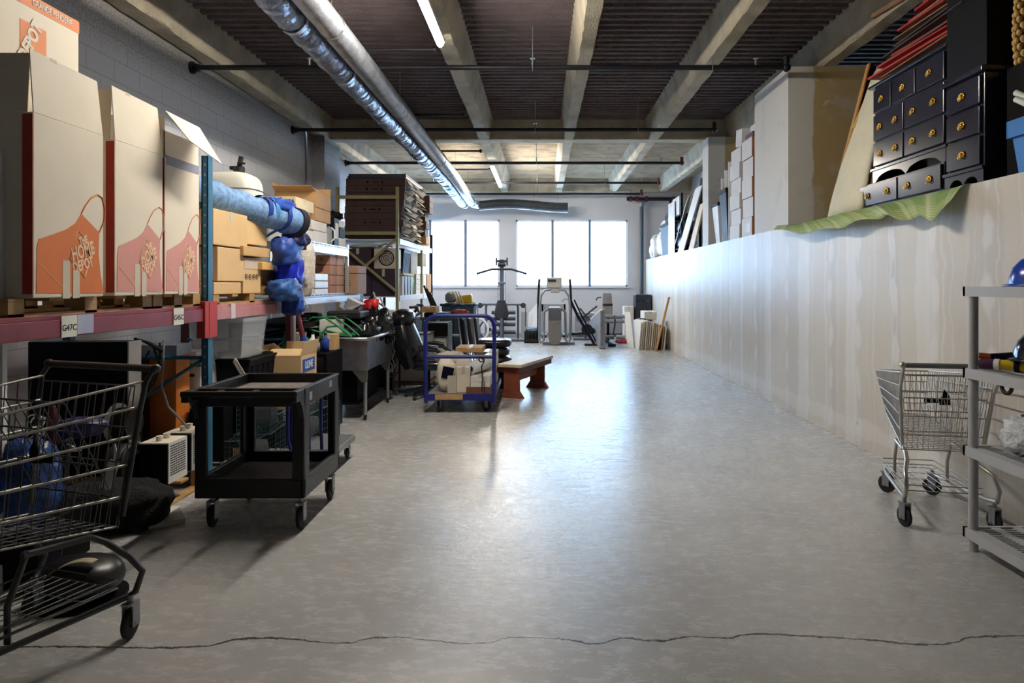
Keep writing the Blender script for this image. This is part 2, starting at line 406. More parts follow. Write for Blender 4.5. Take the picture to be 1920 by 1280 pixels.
for k, (x0, x1) in enumerate(((-3.98, -3.76), (-2.63, -2.44), (-1.12, -.93), (.41, .58), (1.92, 2.10), (3.32, 3.50))): stem(x0, x1, k+1)
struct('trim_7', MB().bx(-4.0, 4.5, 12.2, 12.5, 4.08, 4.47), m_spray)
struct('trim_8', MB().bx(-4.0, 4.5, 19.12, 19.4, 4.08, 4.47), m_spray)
struct('baseboard_back', MB().bx(-4.0, 2.93, 19.39, 19.4, 0, .1), pm((150, 150, 156), .6))

# ================================================================ overhead things
m_black = pm((14, 14, 18), .55, 0, .2); m_pipe = pm((30, 30, 38), .45, .3, .2); m_red = pm((96, 30, 36), .5)
m_steel = pm((170, 172, 176), .3, .9, .1, 8); m_galv = pm((150, 154, 160), .42, .8, .15, 10)
ordn = ['nearest', 'second', 'third', 'fourth', 'fifth']
for k, (Y, x0, x1) in enumerate(((7.8, -4.0, 2.8), (10.96, -4.0, 2.78), (13.95, -4.0, 2.87), (16.7, -4.0, 2.87), (18.75, -4.0, 2.75))):
    z = 3.97
    t = thing('sprinkler_pipe', 'black sprinkler pipe crossing under the ceiling stems, %s from the camera' % ordn[k], 'pipe', (0, Y, z), group='sprinkler pipes')
    obj('pipe', MB().cyl((x0, 0, 0), (x1, 0, 0), .03, n=12), m_pipe, t)
    obj('flange', MB().cyl((x0, 0, 0), (x0+.03, 0, 0), .07, n=16).cyl((x0+.03, 0, 0), (x0+.09, 0, 0), .045, n=16), m_pipe, t)
    obj('elbow', MB().sph((x1, 0, 0), .05).cyl((x1, 0, 0), (x1, 0, .12), .035), m_red if k > 1 else m_pipe, t)
    for hx in (-2.2, -.1, 1.55 if k % 2 else 1.95):
        obj('hanger', MB().cyl((hx, 0, 0), (hx, 0, .5), .006, n=6).torus((hx, 0, 0), .036, .005, 'X', 14, 5), m_galv, t)
    for hx in (-2.9, -.35, 2.2):
        obj('sprinkler_head', MB().cyl((hx+.25, 0, .03), (hx+.25, 0, .1), .012, n=8).cyl((hx+.25, 0, .1), (hx+.25, 0, .106), .03, n=12), m_galv, t)
for k, (Y, zz_) in enumerate(((7.35, 4.02), (10.1, 4.0), (12.95, 4.02), (15.1, 4.03))):
    one('conduit', MB().cyl((-1.95, Y, zz_), (-1.14, Y, zz_), .018, n=8).cyl((-1.17, Y, zz_), (-1.13, Y, zz_), .035, n=8), m_pipe,
        'short black conduit running to the lamp beam, %s from the camera' % ordn[k], 'conduit', 'conduits beside the lamp beam')
one('electrical_conduit', MB().tube([(-3.96, 11.5, 1.9), (-3.96, 11.5, 3.6), (-3.96, 11.48, 3.85), (-3.9, 11.3, 3.95), (-3.8, 10.98, 3.97)], .02), m_galv, 'thin grey conduit running down the block wall beside the pilaster', 'conduit')
# ducts
def ribbed(p0, p1, r, step, amp, n=20, sag=0, end=None, jit=0):
    P0, P1 = Vector(p0), Vector(p1); d = P1-P0; N = int(d.length/step); pts = []; rr = []
    for i in range(N+1):
        for q, a in ((0, -amp), (.5, amp)):
            t = min(1, (i+q)/N); p_ = P0+d*t; p_.z -= sag*max(0, t-.8)*5
            p_ += Vector((random.uniform(-jit, jit), 0, random.uniform(-jit, jit)))
            pts.append(p_); rr.append(r+a+random.uniform(-jit, jit))
    if end:
        for e in end: pts.append(Vector(e)); rr.append(r)
    return MB().tube(pts, rr, n)
m_foil = pm((196, 200, 208), .32, .85, .25, 9, .3, 40); m_foil2 = pm((150, 156, 172), .3, .9, .5, 14, .9, 22)
t = thing('flexible_duct', 'bright ribbed silver duct running the length of the ceiling, right of a pair', 'duct', (-1.87, 1, 3.8), group='silver ducts')
obj('duct_sleeve', ribbed((-1.905, 1, 3.84), (-1.905, 18.5, 3.84), .112, .045, .007, 20, .12, [(-1.87, 18.7, 3.70), (-1.74, 18.85, 3.68)]), m_foil, t, True)
for y in (3.2, 6.2, 9.2, 12.2+.6, 15.2, 17.8): obj('hanger_wire', MB().cyl((-1.905, y, 3.95), (-1.905, y, 4.47), .004, n=5).torus((-1.905, y, 3.84), .121, .005, 'Y', 20, 5), m_galv, t, True)
t = thing('flexible_duct', 'crinkled foil insulated duct, left and lower of the ceiling pair', 'duct', (-2.13, 1, 3.7), group='silver ducts')
obj('duct_sleeve', ribbed((-2.165, 1, 3.80), (-2.15, 18.6, 3.80), .12, .07, .006, 20, .1, [(-2.1, 18.8, 3.68)], .009), m_foil2, t, True)
for y in (4.3, 5.9, 7.4, 9.9, 13.3, 16.2): obj('tape_band', MB().cyl((-2.162, y, 3.80), (-2.162, y+.06, 3.80), .137, n=20, cap=False), m_foil, t, True)
t = thing('flexible_duct', 'dark insulated duct sleeve hanging across the top of the far wall', 'duct', (-.5, 18.85, 3.6))
pts = [(-1.72+2.45*i/14, 18.85, 3.66+.05*math.sin(i*.35)) for i in range(15)]
obj('duct_sleeve', MB().tube(pts, [.13+random.uniform(-.008, .008) for _ in pts], 16), pm((40, 46, 52), .6, 0, .3, 9, .6, 20), t, True)
obj('torn_foil_edge', MB().tube([(a, b_-.02, c-.125) for a, b_, c in pts], [.012+random.uniform(0, .012) for _ in pts], 6), m_foil, t, True)
obj('hanger_wire', MB().cyl((-.2, 18.85, 3.75), (-.2, 18.85, 4.4), .005, n=5).cyl((.45, 18.85, 3.75), (.45, 18.85, 4.4), .005, n=5), m_galv, t, True)
# lamps
glow = emit((255, 246, 232), TUBE)
for k, (y0, y1, lb) in enumerate(((4.55, 6.98, 'glowing LED strip lamp on the ceiling stem, the big near one'), (14.25, 17.1, 'glowing LED strip lamp on the ceiling stem, the small far one'))):
    t = thing('strip_lamp', lb, 'lamp', (-1.03, (y0+y1)/2, 3.92), group='LED strip lamps')
    obj('housing', MB().bx(-1.075, -.985, y0, y1, 3.96, 4.0).bx(-1.05, -1.01, y0+.3, y0+.36, 4.0, 4.08).bx(-1.05, -1.01, y1-.36, y1-.3, 4.0, 4.08), pm((215, 215, 215), .4), t, True, .004)
    obj('diffuser', MB().prism([(-1.065, 3.96), (-1.06, 3.93), (-1.04, 3.91), (-1.02, 3.91), (-1.0, 3.93), (-.995, 3.96)], y1-y0-.04, 'XZ', y0+.02), glow, t, True)
# fire riser in the far right corner
t = thing('fire_riser', 'grey vertical sprinkler riser with red valves in the far right corner', 'pipe', (2.82, 19.2, 0))
obj('riser_pipe', MB().cyl((2.82, 19.2, 0), (2.82, 19.2, 3.85), .055, n=16), pm((70, 78, 88), .5), t, True)
obj('branch_pipe', MB().cyl((2.4, 19.15, 3.88), (3.9, 19.15, 3.88), .05, n=14), m_pipe, t, True)
for x in (2.5, 2.68, 2.95, 3.72): obj('coupling', MB().cyl((x-.04, 19.15, 3.88), (x+.04, 19.15, 3.88), .075, n=14), m_red, t, True)
obj('valve', MB().sph((2.82, 19.17, 3.75), .09).cyl((2.82, 18.98, 3.75), (2.82, 19.15, 3.75), .02).torus((2.82, 18.98, 3.75), .06, .01, 'Y', 16, 6), m_galv, t, True)
# baseboard heater
t = thing('wall_heater', 'long grey convector heater on the far wall below the right window', 'heater', (1.7, 19.3, 0))
hb = MB().bx(.95, 2.5, 19.25, 19.385, .1, .62)
obj('cabinet', hb, pm((150, 152, 158), .5), t, True, .01)
gr = MB()
for i in range(38): gr.bx(1.0+i*.039, 1.028+i*.039, 19.243, 19.25, .64-.2, .60)
obj('grille', gr, pm((96, 100, 108), .5), t, True)
# ================================================================ shared builders
m_card = pm((196, 160, 112), .75, 0, .08, 5); m_card2 = pm((176, 138, 92), .75, 0, .1, 5); m_cardw = pm((216, 212, 206), .7, 0, .05, 4)
m_cream = pm((224, 214, 196), .7, 0, .05, 3); m_tape = pm((206, 196, 172), .25, 0, .05); m_brown = pm((84, 62, 60), .75, 0, .12, 5)
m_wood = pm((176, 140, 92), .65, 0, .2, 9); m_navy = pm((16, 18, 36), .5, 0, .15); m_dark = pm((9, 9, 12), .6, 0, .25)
m_white = pm((222, 222, 222), .5, 0, .04); m_ink = pm((34, 36, 44), .6); m_blue = pm((22, 60, 150), .55, 0, .25, 9)
m_chrome = pm((196, 196, 192), .28, .95, .08, 8); m_rubber = pm((34, 34, 36), .8, 0, .2); m_grey = pm((140, 142, 146), .5, 0, .06)
for m_ in (m_dark, m_navy): m_.node_tree.nodes['Principled BSDF'].inputs['Specular IOR Level'].default_value = .12
m_orange = pm((214, 116, 44), .6, 0, .06, 3); m_orange_sheen = pm((208, 140, 120), .45, 0, .06, 3); m_clear = pm((214, 222, 230), .18, 0, .03, 4, 0, 60, .32)  # the pinker orange has surface sheen put into its colour
m_green = pm((34, 120, 70), .45, 0, .1); m_yellow = pm((226, 190, 40), .5, 0, .08)
def carton(label, x0, x1, y0, y1, z0, z1, mat=None, name='cardboard_box', group=None, rz=0, tape='y', cat='box', flaps=None, tilt=0):
    """closed or open carton. tape runs along y or x. flaps: dict side->angle from vertical (deg) when open"""
    mat = mat or m_card; w, d, h = x1-x0, y1-y0, z1-z0
    t = thing(name, label, cat, ((x0+x1)/2, (y0+y1)/2, z0), rz, group, ry=tilt)
    if flaps is None:
        obj('body', MB().bx(-w/2, w/2, -d/2, d/2, 0, h), mat, t, bevel=min(.006, h*.08))
        tw = min(.025, w*.12)
        if tape == 'y': tp = MB().bx(-tw, tw, -d/2-.001, d/2+.001, h-.001, h+.001).bx(-tw, tw, -d/2-.0015, -d/2+.001, h*.72, h+.001).bx(-tw, tw, d/2-.001, d/2+.0015, h*.72, h+.001)
        elif tape == 'x': tp = MB().bx(-w/2-.001, w/2+.001, -tw, tw, h-.001, h+.001).bx(-w/2-.0015, -w/2+.001, -tw, tw, h*.72, h+.001).bx(w/2-.001, w/2+.0015, -tw, tw, h*.72, h+.001)
        else: tp = None
        if tp: obj('tape', tp, m_tape, t)
    else:
        k = .005
        obj('body', MB().bx(-w/2, w/2, -d/2, -d/2+k, 0, h).bx(-w/2, w/2, d/2-k, d/2, 0, h).bx(-w/2, -w/2+k, -d/2+k, d/2-k, 0, h).bx(w/2-k, w/2, -d/2+k, d/2-k, 0, h).bx(-w/2+k, w/2-k, -d/2+k, d/2-k, 0, k), mat, t)
        for s, (ang, ln) in flaps.items():
            a = R_(ang); o_, u_ = math.sin(a)*ln, math.cos(a)*ln
            c = {'-y': [(-w/2, -d/2, h), (w/2, -d/2, h), (w/2*.96, -d/2-o_, h+u_), (-w/2*.96, -d/2-o_, h+u_)],
                 '+y': [(-w/2, d/2, h), (w/2, d/2, h), (w/2*.96, d/2+o_, h+u_), (-w/2*.96, d/2+o_, h+u_)],
                 '+x': [(w/2, -d/2, h), (w/2, d/2, h), (w/2+o_, d/2*.96, h+u_), (w/2+o_, -d/2*.96, h+u_)],
                 '-x': [(-w/2, -d/2, h), (-w/2, d/2, h), (-w/2-o_, d/2*.96, h+u_), (-w/2-o_, -d/2*.96, h+u_)]}[s]
            obj('flap', MB().add(c, [(0, 1, 2, 3)]), mat, t, solid=.005)
    return t
def lump(c, rx, ry, rz, amp=.12, fr=3, n=26, m=16, pw=.8, seed=0):
    from mathutils import noise as NZ
    b = MB().sph((0, 0, 0), rx, ry, rz, n, m, pw=pw); sd = Vector((seed*3.1, seed*1.7, seed))
    mx = max(rx, ry, rz)
    for i, p in enumerate(b.v):
        q = p/mx*fr+sd; k = 1+amp*(NZ.noise(q)+.6*abs(NZ.noise(q*2.3))+.4*NZ.noise(q*5))
        b.v[i] = p*k+Vector(c)
    lo = min(p.z for p in b.v); want = c[2]-rz
    for p in b.v:
        if p.z < want: p.z = want
    return b
def caster(parent, x, y, z0=0, r=.05, w=.025, yaw=0, mt=None):
    """fork (part) with a wheel (sub-part), wheel touching z0"""
    mt = mt or m_galv; q = Matrix.Translation((x, y, z0)) @ Matrix.Rotation(yaw, 4, 'Z')
    f = MB().bx(-w*.9, -w*.7, -r*.5, r*.35, r*.8, r*2.35).bx(w*.7, w*.9, -r*.5, r*.35, r*.8, r*2.35).bx(-w*.9, w*.9, -r*.5, r*.5, r*2.3, r*2.42).cyl((0, 0, r*2.4), (0, 0, r*2.9), w*.5).cyl((-w, 0, r), (w, 0, r), r*.14)
    fo = obj('caster_fork', f.xf(q), mt, parent)
    obj('wheel', MB().lathe([(r*.35, -w*.42), (r*.86, -w*.45), (r, -w*.3), (r, w*.3), (r*.86, w*.45), (r*.35, w*.42), (r*.3, 0)], (0, 0, 0), 22, axis='X').xf(Matrix.Translation((0, 0, r))).xf(q), m_rubber, fo)
    return fo
def pallet(label, x0, x1, y0, y1, z0, h=.09, group=None):
    t = thing('wooden_pallet', label, 'pallet', ((x0+x1)/2, (y0+y1)/2, z0), group=group); w, d = x1-x0, y1-y0
    for i in range(5):
        a = -d/2+i*(d-.1)/4; obj('deck_board', MB().bx(-w/2, w/2, a, a+.1, h-.018, h), m_wood, t, bevel=.002)
    for i in range(3):
        a = -w/2+i*(w-.08)/2
        obj('stringer', MB().bx(a, a+.08, -d/2, -d/2+.1, .0, h-.018).bx(a, a+.08, -.05, .05, 0, h-.018).bx(a, a+.08, d/2-.1, d/2, 0, h-.018).bx(a, a+.08, -d/2, d/2, 0, .015), m_wood, t)
    return t
def tote(label, x0, x1, y0, y1, z0, z1, mat, name='storage_tote', lid=None, taper=.04, ribs=True):
    t = thing(name, label, 'tote', ((x0+x1)/2, (y0+y1)/2, z0)); w, d, h = (x1-x0)/2, (y1-y0)/2, z1-z0; k = .004
    def ring(a, z): return [(-w+a, -d+a, z), (w-a, -d+a, z), (w-a, d-a, z), (-w+a, d-a, z)]
    R = [ring(taper, 0), ring(.008, h*.9), ring(0, h*.9), ring(0, h), ring(.012, h), ring(taper+k+.004, k)]
    vs = [q for r in R for q in r]; fs = [(0, 3, 2, 1), (20, 21, 22, 23)]
    for i in range(5):
        for j in range(4): fs.append((i*4+j, i*4+(j+1) % 4, (i+1)*4+(j+1) % 4, (i+1)*4+j))
    obj('tub', MB().add(vs, fs), mat, t)
    if ribs:
        rb = MB()
        for i in range(5):
            a = -d+taper+.05+i*(2*d-2*taper-.1)/4; rb.hexa([(w-taper-.004, a-.012, .02), (w-taper+.005, a-.012, .02), (w-taper+.005, a+.012, .02), (w-taper-.004, a+.012, .02)], [(w-.012, a-.012, h*.88), (w-.002, a-.012, h*.88), (w-.002, a+.012, h*.88), (w-.012, a+.012, h*.88)])
        obj('rib', rb, mat, t)['kind'] = 'stuff'
    if lid: obj('lid', MB().bx(-w-.012, w+.012, -d-.012, d+.012, h-.005, h+.02).bx(-w+.03, w-.03, -d+.03, d-.03, h+.02, h+.03), lid, t, bevel=.005)
    return t

# ================================================================ near pallet rack: blue posts, red beams
XF = -2.47
m_bluep = pm((40, 104, 138), .5, 0, .1, 10); m_redb = pm((128, 50, 62), .45, 0, .15, 6); m_redc = pm((176, 48, 36), .5, 0, .1)
t = thing('pallet_rack', 'heavy pallet rack with blue posts and red beams along the block wall', 'rack', (-3.0, 4.6, 0))
for (x, y) in ((XF-.05, 5.06), (-3.55, 5.06), (XF-.05, 6.72), (-3.55, 6.72), (-3.55, 2.5), (XF-.05, 2.5)):
    pb = MB().bx(x, x+.008, y, y+.07, 0, 2.45).bx(x, x+.05, y, y+.008, 0, 2.45).bx(x+.042, x+.05, y, y+.07, 0, 2.45)
    if y > 6: pb = MB().bx(x, x+.05, y, y+.07, 0, 1.9)
    p_ = obj('post', pb, m_bluep if y < 6 else pm((74, 30, 40), .5), t, True)
    obj('foot_plate', MB().bx(x-.02, x+.07, y-.02, y+.09, 0, .008), m_galv, p_, False).matrix_basis = Matrix.Translation(-t.location)
    if y == 5.06 and x > -3:
        hs = MB()
        for i in range(30): hs.bx(x+.018, x+.032, y-.001, y+.002, .2+i*.075, .218+i*.075)
        obj('punched_slots', hs, m_galv, t, True)['kind'] = 'stuff'
for y0, y1, mt in ((2.55, 5.06, m_redb), (5.13, 6.72, pm((190, 130, 132), .4, .1, .15, 6))):  # second front beam: light on its red paint coloured in as pink
    for x in (XF-.05, -3.55):
        obj('beam', MB().bx(x+.0, x+.045, y0, y1, 1.225, 1.315).bx(x+.0, x+.028, y0, y1, 1.315, 1.34), mt if x > -3 else m_redb, t, True, .003)
for y0, y1 in ((5.0, 5.06), (5.13, 5.19)):
    obj('beam_connector', MB().bx(XF-.055, XF+.008, y0, y1, 1.10, 1.37), m_redc, t, True, .003)
obj('beam_connector', MB().bx(XF-.002, XF+.01, 5.06, 5.13, 1.10, 1.37), m_redc, t, True, .002)
for y in (5.09, 6.75, 2.53):
    for z0_, z1_ in ((.3, .95), (1.5, 2.1)): obj('brace', MB().cyl((-3.52, y, z0_), (-2.5, y, z1_), .014, n=8).cyl((-3.52, y, z1_), (-2.5, y, z1_), .014, n=8), m_bluep, t, True)
m_lab = pm((216, 216, 204), .6)
def rack_label(px0, px1, s, sz):
    y0, y1 = Yx(px0, XF), Yx(px1, XF); p_ = obj('aisle_label', MB().bx(XF-.004, XF-.001, y0, y1, 1.222, 1.335), m_lab, t, True)
    o = text(s, sz, frameX((XF-.0005, (y0+y1)/2, 1.27)), m_ink, 'lettering', None, .0008); o.parent = p_; o.matrix_basis = Matrix.Translation(-t.location)
rack_label(116, 145, 'G47C', .045); rack_label(326, 345, 'G45C', .05)
obj('aisle_label', MB().bx(XF-.004, XF-.001, Yx(146, XF), Yx(176, XF), 1.232, 1.335), pm((170, 176, 200), .6), t, True, label='pale blue blank label')
for a in (434, 520): obj('tape_wrap', MB().bx(XF-.052, XF-.002, Yx(a, XF), Yx(a+8, XF), 1.222, 1.342), pm((216, 204, 206), .3), t, True)

pallet('wooden pallet under the two nearest orange-printed wardrobe boxes', -3.4, -2.5, 3.2, 4.38, 1.34, .09)
pallet('wooden pallet under the open-flapped wardrobe box', -3.4, -2.5, 4.40, 5.0, 1.34, .09)
pallet('wooden pallet under the tan cartons right of the blue post', -3.4, -2.5, 5.2, 6.6, 1.34, .075)

# apron graphic, read off the nearest box as fractions of its aisle face (u along the box, v up)
def apr(pts, X=-2.45, Y0=3.29, Y1=3.82, zb=1.43):
    out = []
    for a, b_ in pts:
        px, py = a*420/1493, 260+b_*360/1280; y = Yx(px, X); out.append(((y-Y0)/(Y1-Y0), 1.5-(py-532)*y/1280-zb))
    return out
AP = apr([(240, 1030), (690, 1030), (668, 900), (655, 760), (660, 625), (540, 500), (500, 565), (440, 605), (330, 645), (258, 668), (245, 720)])
STR = apr([(540, 500), (565, 450), (600, 400), (650, 372), (680, 395), (697, 470), (695, 540), (660, 625)])
DIA = apr([(515, 612), (627, 730), (562, 925), (462, 800)])
POC = apr([(248, 820), (330, 905), (430, 1000)])
def wardrobe(label, y0, y1, ztop, orange, flaps=True, X=-2.45, edge=None):
    t = thing('wardrobe_box', label, 'box', (X-.3, (y0+y1)/2, 1.43), group='tall white wardrobe boxes'); D = y1-y0
    obj('body', MB().bx(X-.62, X, y0, y1, 1.43, 2.33), m_cream, t, True, .006)
    obj('edge_print', MB().bx(X-.05, X-.001, y0-.0025, y0-.001, 1.45, 2.32), pm((170, 44, 20), .6), t, True)
    f = lambda P, d=.0: [(y0+u*D, 1.43+v) for u, v in P]
    obj('apron_print', MB().prism(f(AP), .0015, 'YZ', X+.0005), orange, t, True)
    lt = pm((236, 196, 160), .6)
    obj('apron_strap', MB().tube([(X+.001, a, b_) for a, b_ in f(STR)], .004, 5), orange, t, True)
    dd = f(DIA)
    lg = obj('logo_diamond', MB().tube([(X+.002, a, b_) for a, b_ in dd], .0028, 4, True).tube([(X+.002, a, b_) for a, b_ in f(POC)], .0015, 4), lt, t, True)
    cy = sum(a for a, _ in dd)/4; cz = sum(b_ for _, b_ in dd)/4; k = D/.53
    for s, dz, sz in (('THE', .07, .055), ('HOME', .012, .098), ('DEPOT', -.06, .078)):
        text(s, sz, frameX((X+.003, cy+.01*k, cz+dz), .26), lt, 'lettering', t, .003, .66*k)
    for i, a in enumerate((.38, .52)):
        obj('packing_tape', MB().bx(X-.001, X+.003+.001*i, y0+a*D, y0+(a+.1)*D, 1.425, 1.62-.05*i), m_tape, t, True)
    if flaps:
        obj('flap', MB().hexa([(X-.005, y0+.005, 2.33), (X, y0+.005, 2.33), (X, y1-.005, 2.33), (X-.005, y1-.005, 2.33)],
                              [(X-.035, y0+.02, ztop), (X-.03, y0+.02, ztop), (X-.03, y1-.01, ztop-.01), (X-.035, y1-.01, ztop-.01)]), m_cream, t, True)
        obj('flap', MB().hexa([(X-.6, y0, 2.33), (X-.03, y0, 2.33), (X-.03, y0+.005, 2.33), (X-.6, y0+.005, 2.33)],
                              [(X-.6, y0+.02, ztop-.02), (X-.03, y0+.02, ztop-.02), (X-.03, y0+.025, ztop-.02), (X-.6, y0+.025, ztop-.02)]), m_cream, t, True)
        obj('packing_tape', MB().bx(X-.03, X-.0285, y0+.3*D, y0+.38*D, ztop-.12, ztop), m_tape, t, True)
    return t
wardrobe('tall white wardrobe box with bright orange apron print, nearest of the three', 3.29, 3.82, 2.64, m_orange)
wardrobe('tall white wardrobe box with sheen-tinted apron print, middle of the three', 3.92, 4.42, 2.645, m_orange_sheen)
t = wardrobe('tall white wardrobe box with sheen-tinted print and a flap hanging open, last of the three', 4.44, 4.89, 2.62, m_orange_sheen, False)
obj('upper_sleeve', MB().bx(-3.05, -2.455, 4.445, 4.45, 2.33, 2.6).bx(-2.46, -2.455, 4.445, 4.885, 2.33, 2.5), m_cream, t, True)
obj('flap', MB().add([(-2.455, 4.46, 2.63), (-2.455, 4.90, 2.62), (-2.22, 4.74, 2.33), (-2.26, 4.38, 2.42)], [(0, 1, 2, 3)]), m_cream, t, True, solid=.005, label='cream flap hanging outward')
obj('packing_tape', MB().bx(-2.46, -2.448, 4.46, 4.88, 2.28, 2.34), pm((150, 150, 168), .2), t, True)
t = thing('wardrobe_box', 'white carton with orange top stripe lying behind and above the wardrobe boxes', 'box', (-3.05, 3.75, 2.335))
obj('body', MB().bx(-3.3, -2.75, 3.42, 4.06, 2.335, 3.06), m_cream, t, True, .006)
obj('stripe_print', MB().bx(-2.75, -2.748, 3.42, 4.06, 2.985, 3.055), m_orange, t, True)
text('GRANDE PENDERIE', .05, frameX((-2.746, 3.84, 3.02)), m_cream, 'lettering', t, .001, .72)
obj('logo_square', MB().bx(-2.75, -2.748, 3.60, 3.79, 2.70, 2.90), m_orange, t, True)
text('DEPOT', .10, frameX((-2.746, 3.67, 2.80), 1.1), m_cream, 'lettering', t, .005, .8)

# cartons in the second bay
def sb(label, pxn, pxf, pt, pb, X=-2.5, dep=.5, mat=None, zb=None, **k):
    y0, y1 = Yx(pxn, X), Yx(pxf, X); z1_ = 1.5-(pt-532)*y0/1280; z0_ = zb if zb is not None else 1.5-(pb-532)*y0/1280
    return carton(label, X-dep, X, y0, y1, z0_, z1_, mat, **k)
m_tan = pm((214, 180, 132), .7, 0, .06, 5)
g = 'tan cartons in the second rack bay'
sb('long low tan carton on the pallet beside the blue post', 401, 452, 529, 0, -2.5, .5, m_tan, 1.418, group=g)
sb('big tan carton in the middle of the stack beside the blue post', 408, 457, 462, 529, -2.5, .5, m_tan, 1.52, group=g)
sb('large tan carton topmost of the stack beside the blue post', 400, 464, 390, 0, -2.5, .6, m_tan, 1.80, group=g, tape='x')
t = sb('shrink-wrapped tan carton with black handling arrows', 456, 489, 482, 0, -2.5, .45, m_tan, 1.418, group=g)
for i, a in enumerate((461, 468, 475, 481)):
    y = Yx(a, -2.5); obj('arrow_print', MB().torus((-2.497, y, 1.56), .024, .002, 'X', 14, 4).prism([(y-.012, 1.55), (y+.012, 1.55), (y, 1.585)], .001, 'YZ', -2.499), m_ink, t, True)
obj('shrink_wrap', MB().bx(-2.96, -2.495, Yx(456, -2.5)+.02, Yx(489, -2.5), 1.63, 1.715), m_clear, t, True)
sb('flat tan carton bridging the shrink-wrapped carton', 457, 508, 460, 0, -2.47, .45, m_card, 1.735, group=g)
sb('tan carton with a white tape stripe below the blue roll', 466, 500, 412, 0, -2.5, .5, m_tan, 1.84, group=g, rz=-.05)
sb('small yellowish carton beside the blue hanging tarp', 492, 512, 491, 0, -2.46, .25, pm((214, 170, 96), .6), 1.625, group=g)
sb('tan carton at the end of the pallet behind the blue tarp', 491, 520, 505, 0, -2.55, .4, m_card2, 1.418, group=g)

# plastic tank with black valve
t = thing('plastic_tank', 'off-white plastic tank with a black valve cap above the cartons', 'tank', (-2.85, 6.3, 2.055))
obj('tank_body', MB().sph((-2.85, 6.3, 2.29), .25, .2, .235, 24, 14, pw=.55), pm((214, 212, 200), .45, 0, .04), t, True)
obj('seam', MB().tube([(-2.85+.252*q(math.cos(a)), 6.3+.202*q(math.sin(a)), 2.36) for a in [i*math.pi/24 for i in range(48)] for q in [lambda v: math.copysign(abs(v)**.55, v)]], .004, 5, True), m_grey, t, True)
obj('valve', MB().cyl((-2.78, 6.28, 2.50), (-2.78, 6.28, 2.57), .05).cyl((-2.78, 6.28, 2.57), (-2.76, 6.28, 2.67), .022).bx(-2.86, -2.74, 6.26, 6.30, 2.55, 2.58).torus((-2.76, 6.28, 2.61), .03, .008, 'Z', 12, 6), m_black, t, True)
# blue patterned roll
m_roll = pm((110, 146, 190), .7, 0, .3, 26, .4, 30)
t = thing('fabric_roll', 'thick roll of pale blue woven fabric lying on top of the cartons', 'roll', (-2.6, 5.9, 2.1))
p0, p1 = Vector((-2.8, 5.25, 2.27)), Vector((-2.34, 6.55, 2.09)); pts = [p0.lerp(p1, i/16)+Vector((0, 0, -.02*math.sin(i/16*3.1))) for i in range(17)]
obj('roll', MB().tube(pts, [.125+.012*math.sin(i*1.9) for i in range(17)], 22), m_roll, t, True)
d_ = (p1-p0).normalized()
for i, (f_, rr) in enumerate(((.62, .135), (.68, .137), (.80, .134))): obj('band', MB().cyl(p0.lerp(p1, f_), p0.lerp(p1, f_)+d_*.05, rr, n=22, cap=False), [m_blue, pm((60, 130, 190), .5), m_blue][i], t, True)
obj('dark_end', MB().cyl(p1-d_*.06, p1+d_*.02, .135, n=22).torus(p1+d_*.02, .09, .012, 'Y', 20, 6), pm((26, 30, 44), .6), t, True)
one('blue_blanket', lump((-2.5, 6.35, 2.22), .17, .24, .07, .25, 4, pw=.7, seed=2), pm((30, 74, 170), .7, 0, .35, 14), 'crumpled blue blanket on top behind the end of the fabric roll', 'blanket')
# hanging tarp
t = thing('blue_tarp', 'bundled royal blue tarpaulin spilling over the rack beam', 'tarp', (-2.42, 6.55, 1.3))
for nm, c, r3, mt, sd in (('fold', (-2.40, 6.42, 1.80), (.1, .2, .13), pm((34, 70, 150), .5, 0, .4, 18), 1), ('fold', (-2.4, 6.52, 1.62), (.1, .17, .17), pm((20, 40, 190), .45, 0, .3, 12), 2),
                      ('fold', (-2.37, 6.30, 1.44), (.11, .2, .10), pm((36, 84, 150), .5, 0, .3, 12), 3), ('fold', (-2.36, 6.5, 1.32), (.09, .12, .12), m_blue, 4), ('fold', (-2.38, 6.6, 1.93), (.1, .14, .1), pm((18, 28, 80), .5, 0, .4, 14), 5)):
    obj(nm, lump(c, *r3, .35, 3.5, pw=.75, seed=sd), mt, t, True)
obj('cord', MB().tube([(-2.29, 6.35, 1.55), (-2.25, 6.42, 1.45), (-2.26, 6.5, 1.35), (-2.24, 6.55, 1.27)], .006, 6), m_white, t, True)
t = one('padded_mailer_roll', lump((-2.42, 6.98, 1.67), .09, .12, .30, .2, 5, pw=.8, seed=8), pm((206, 198, 184), .5, 0, .2, 20, .6, 40), 'tall beige bubble-wrap bundle standing beside the blue tarp', 'bundle')

# ================================================================ galvanised shelf bay
m_shelf = pm((214, 218, 224), .3, .6, .06, 6)
t = thing('metal_shelving', 'galvanised two-level shelving bay with wire decks beside the tarp', 'shelf', (-2.97, 8, 0))
for z in (1.85, 1.28):
    y1 = 8.75 if z > 1.5 else 9.3
    s_ = obj('shelf', MB().bx(-3.5, XF, 6.83, y1, z+.07, z+.08).bx(XF-.01, XF, 6.83, y1, z, z+.11).bx(-3.5, -3.49, 6.83, y1, z, z+.1), m_shelf, t, True, .002)
    sl = MB()
    for i in range(int((y1-7.12)/.045)): sl.bx(XF-.001, XF+.002, 7.13+i*.045, 7.15+i*.045, z+.085, z+.105)
    obj('slot_row', sl, m_ink, t, True)['kind'] = 'stuff'
for (x, y, h) in ((XF-.04, 8.72, 2.0), (-3.5, 8.72, 2.0), (XF-.04, 6.83, 1.95), (-3.5, 6.83, 2.0), (XF-.04, 9.27, 1.38), (-3.5, 9.27, 1.38)):
    obj('post', MB().bx(x, x+.04, y, y+.04, 0, h), m_shelf, t, True, .002)
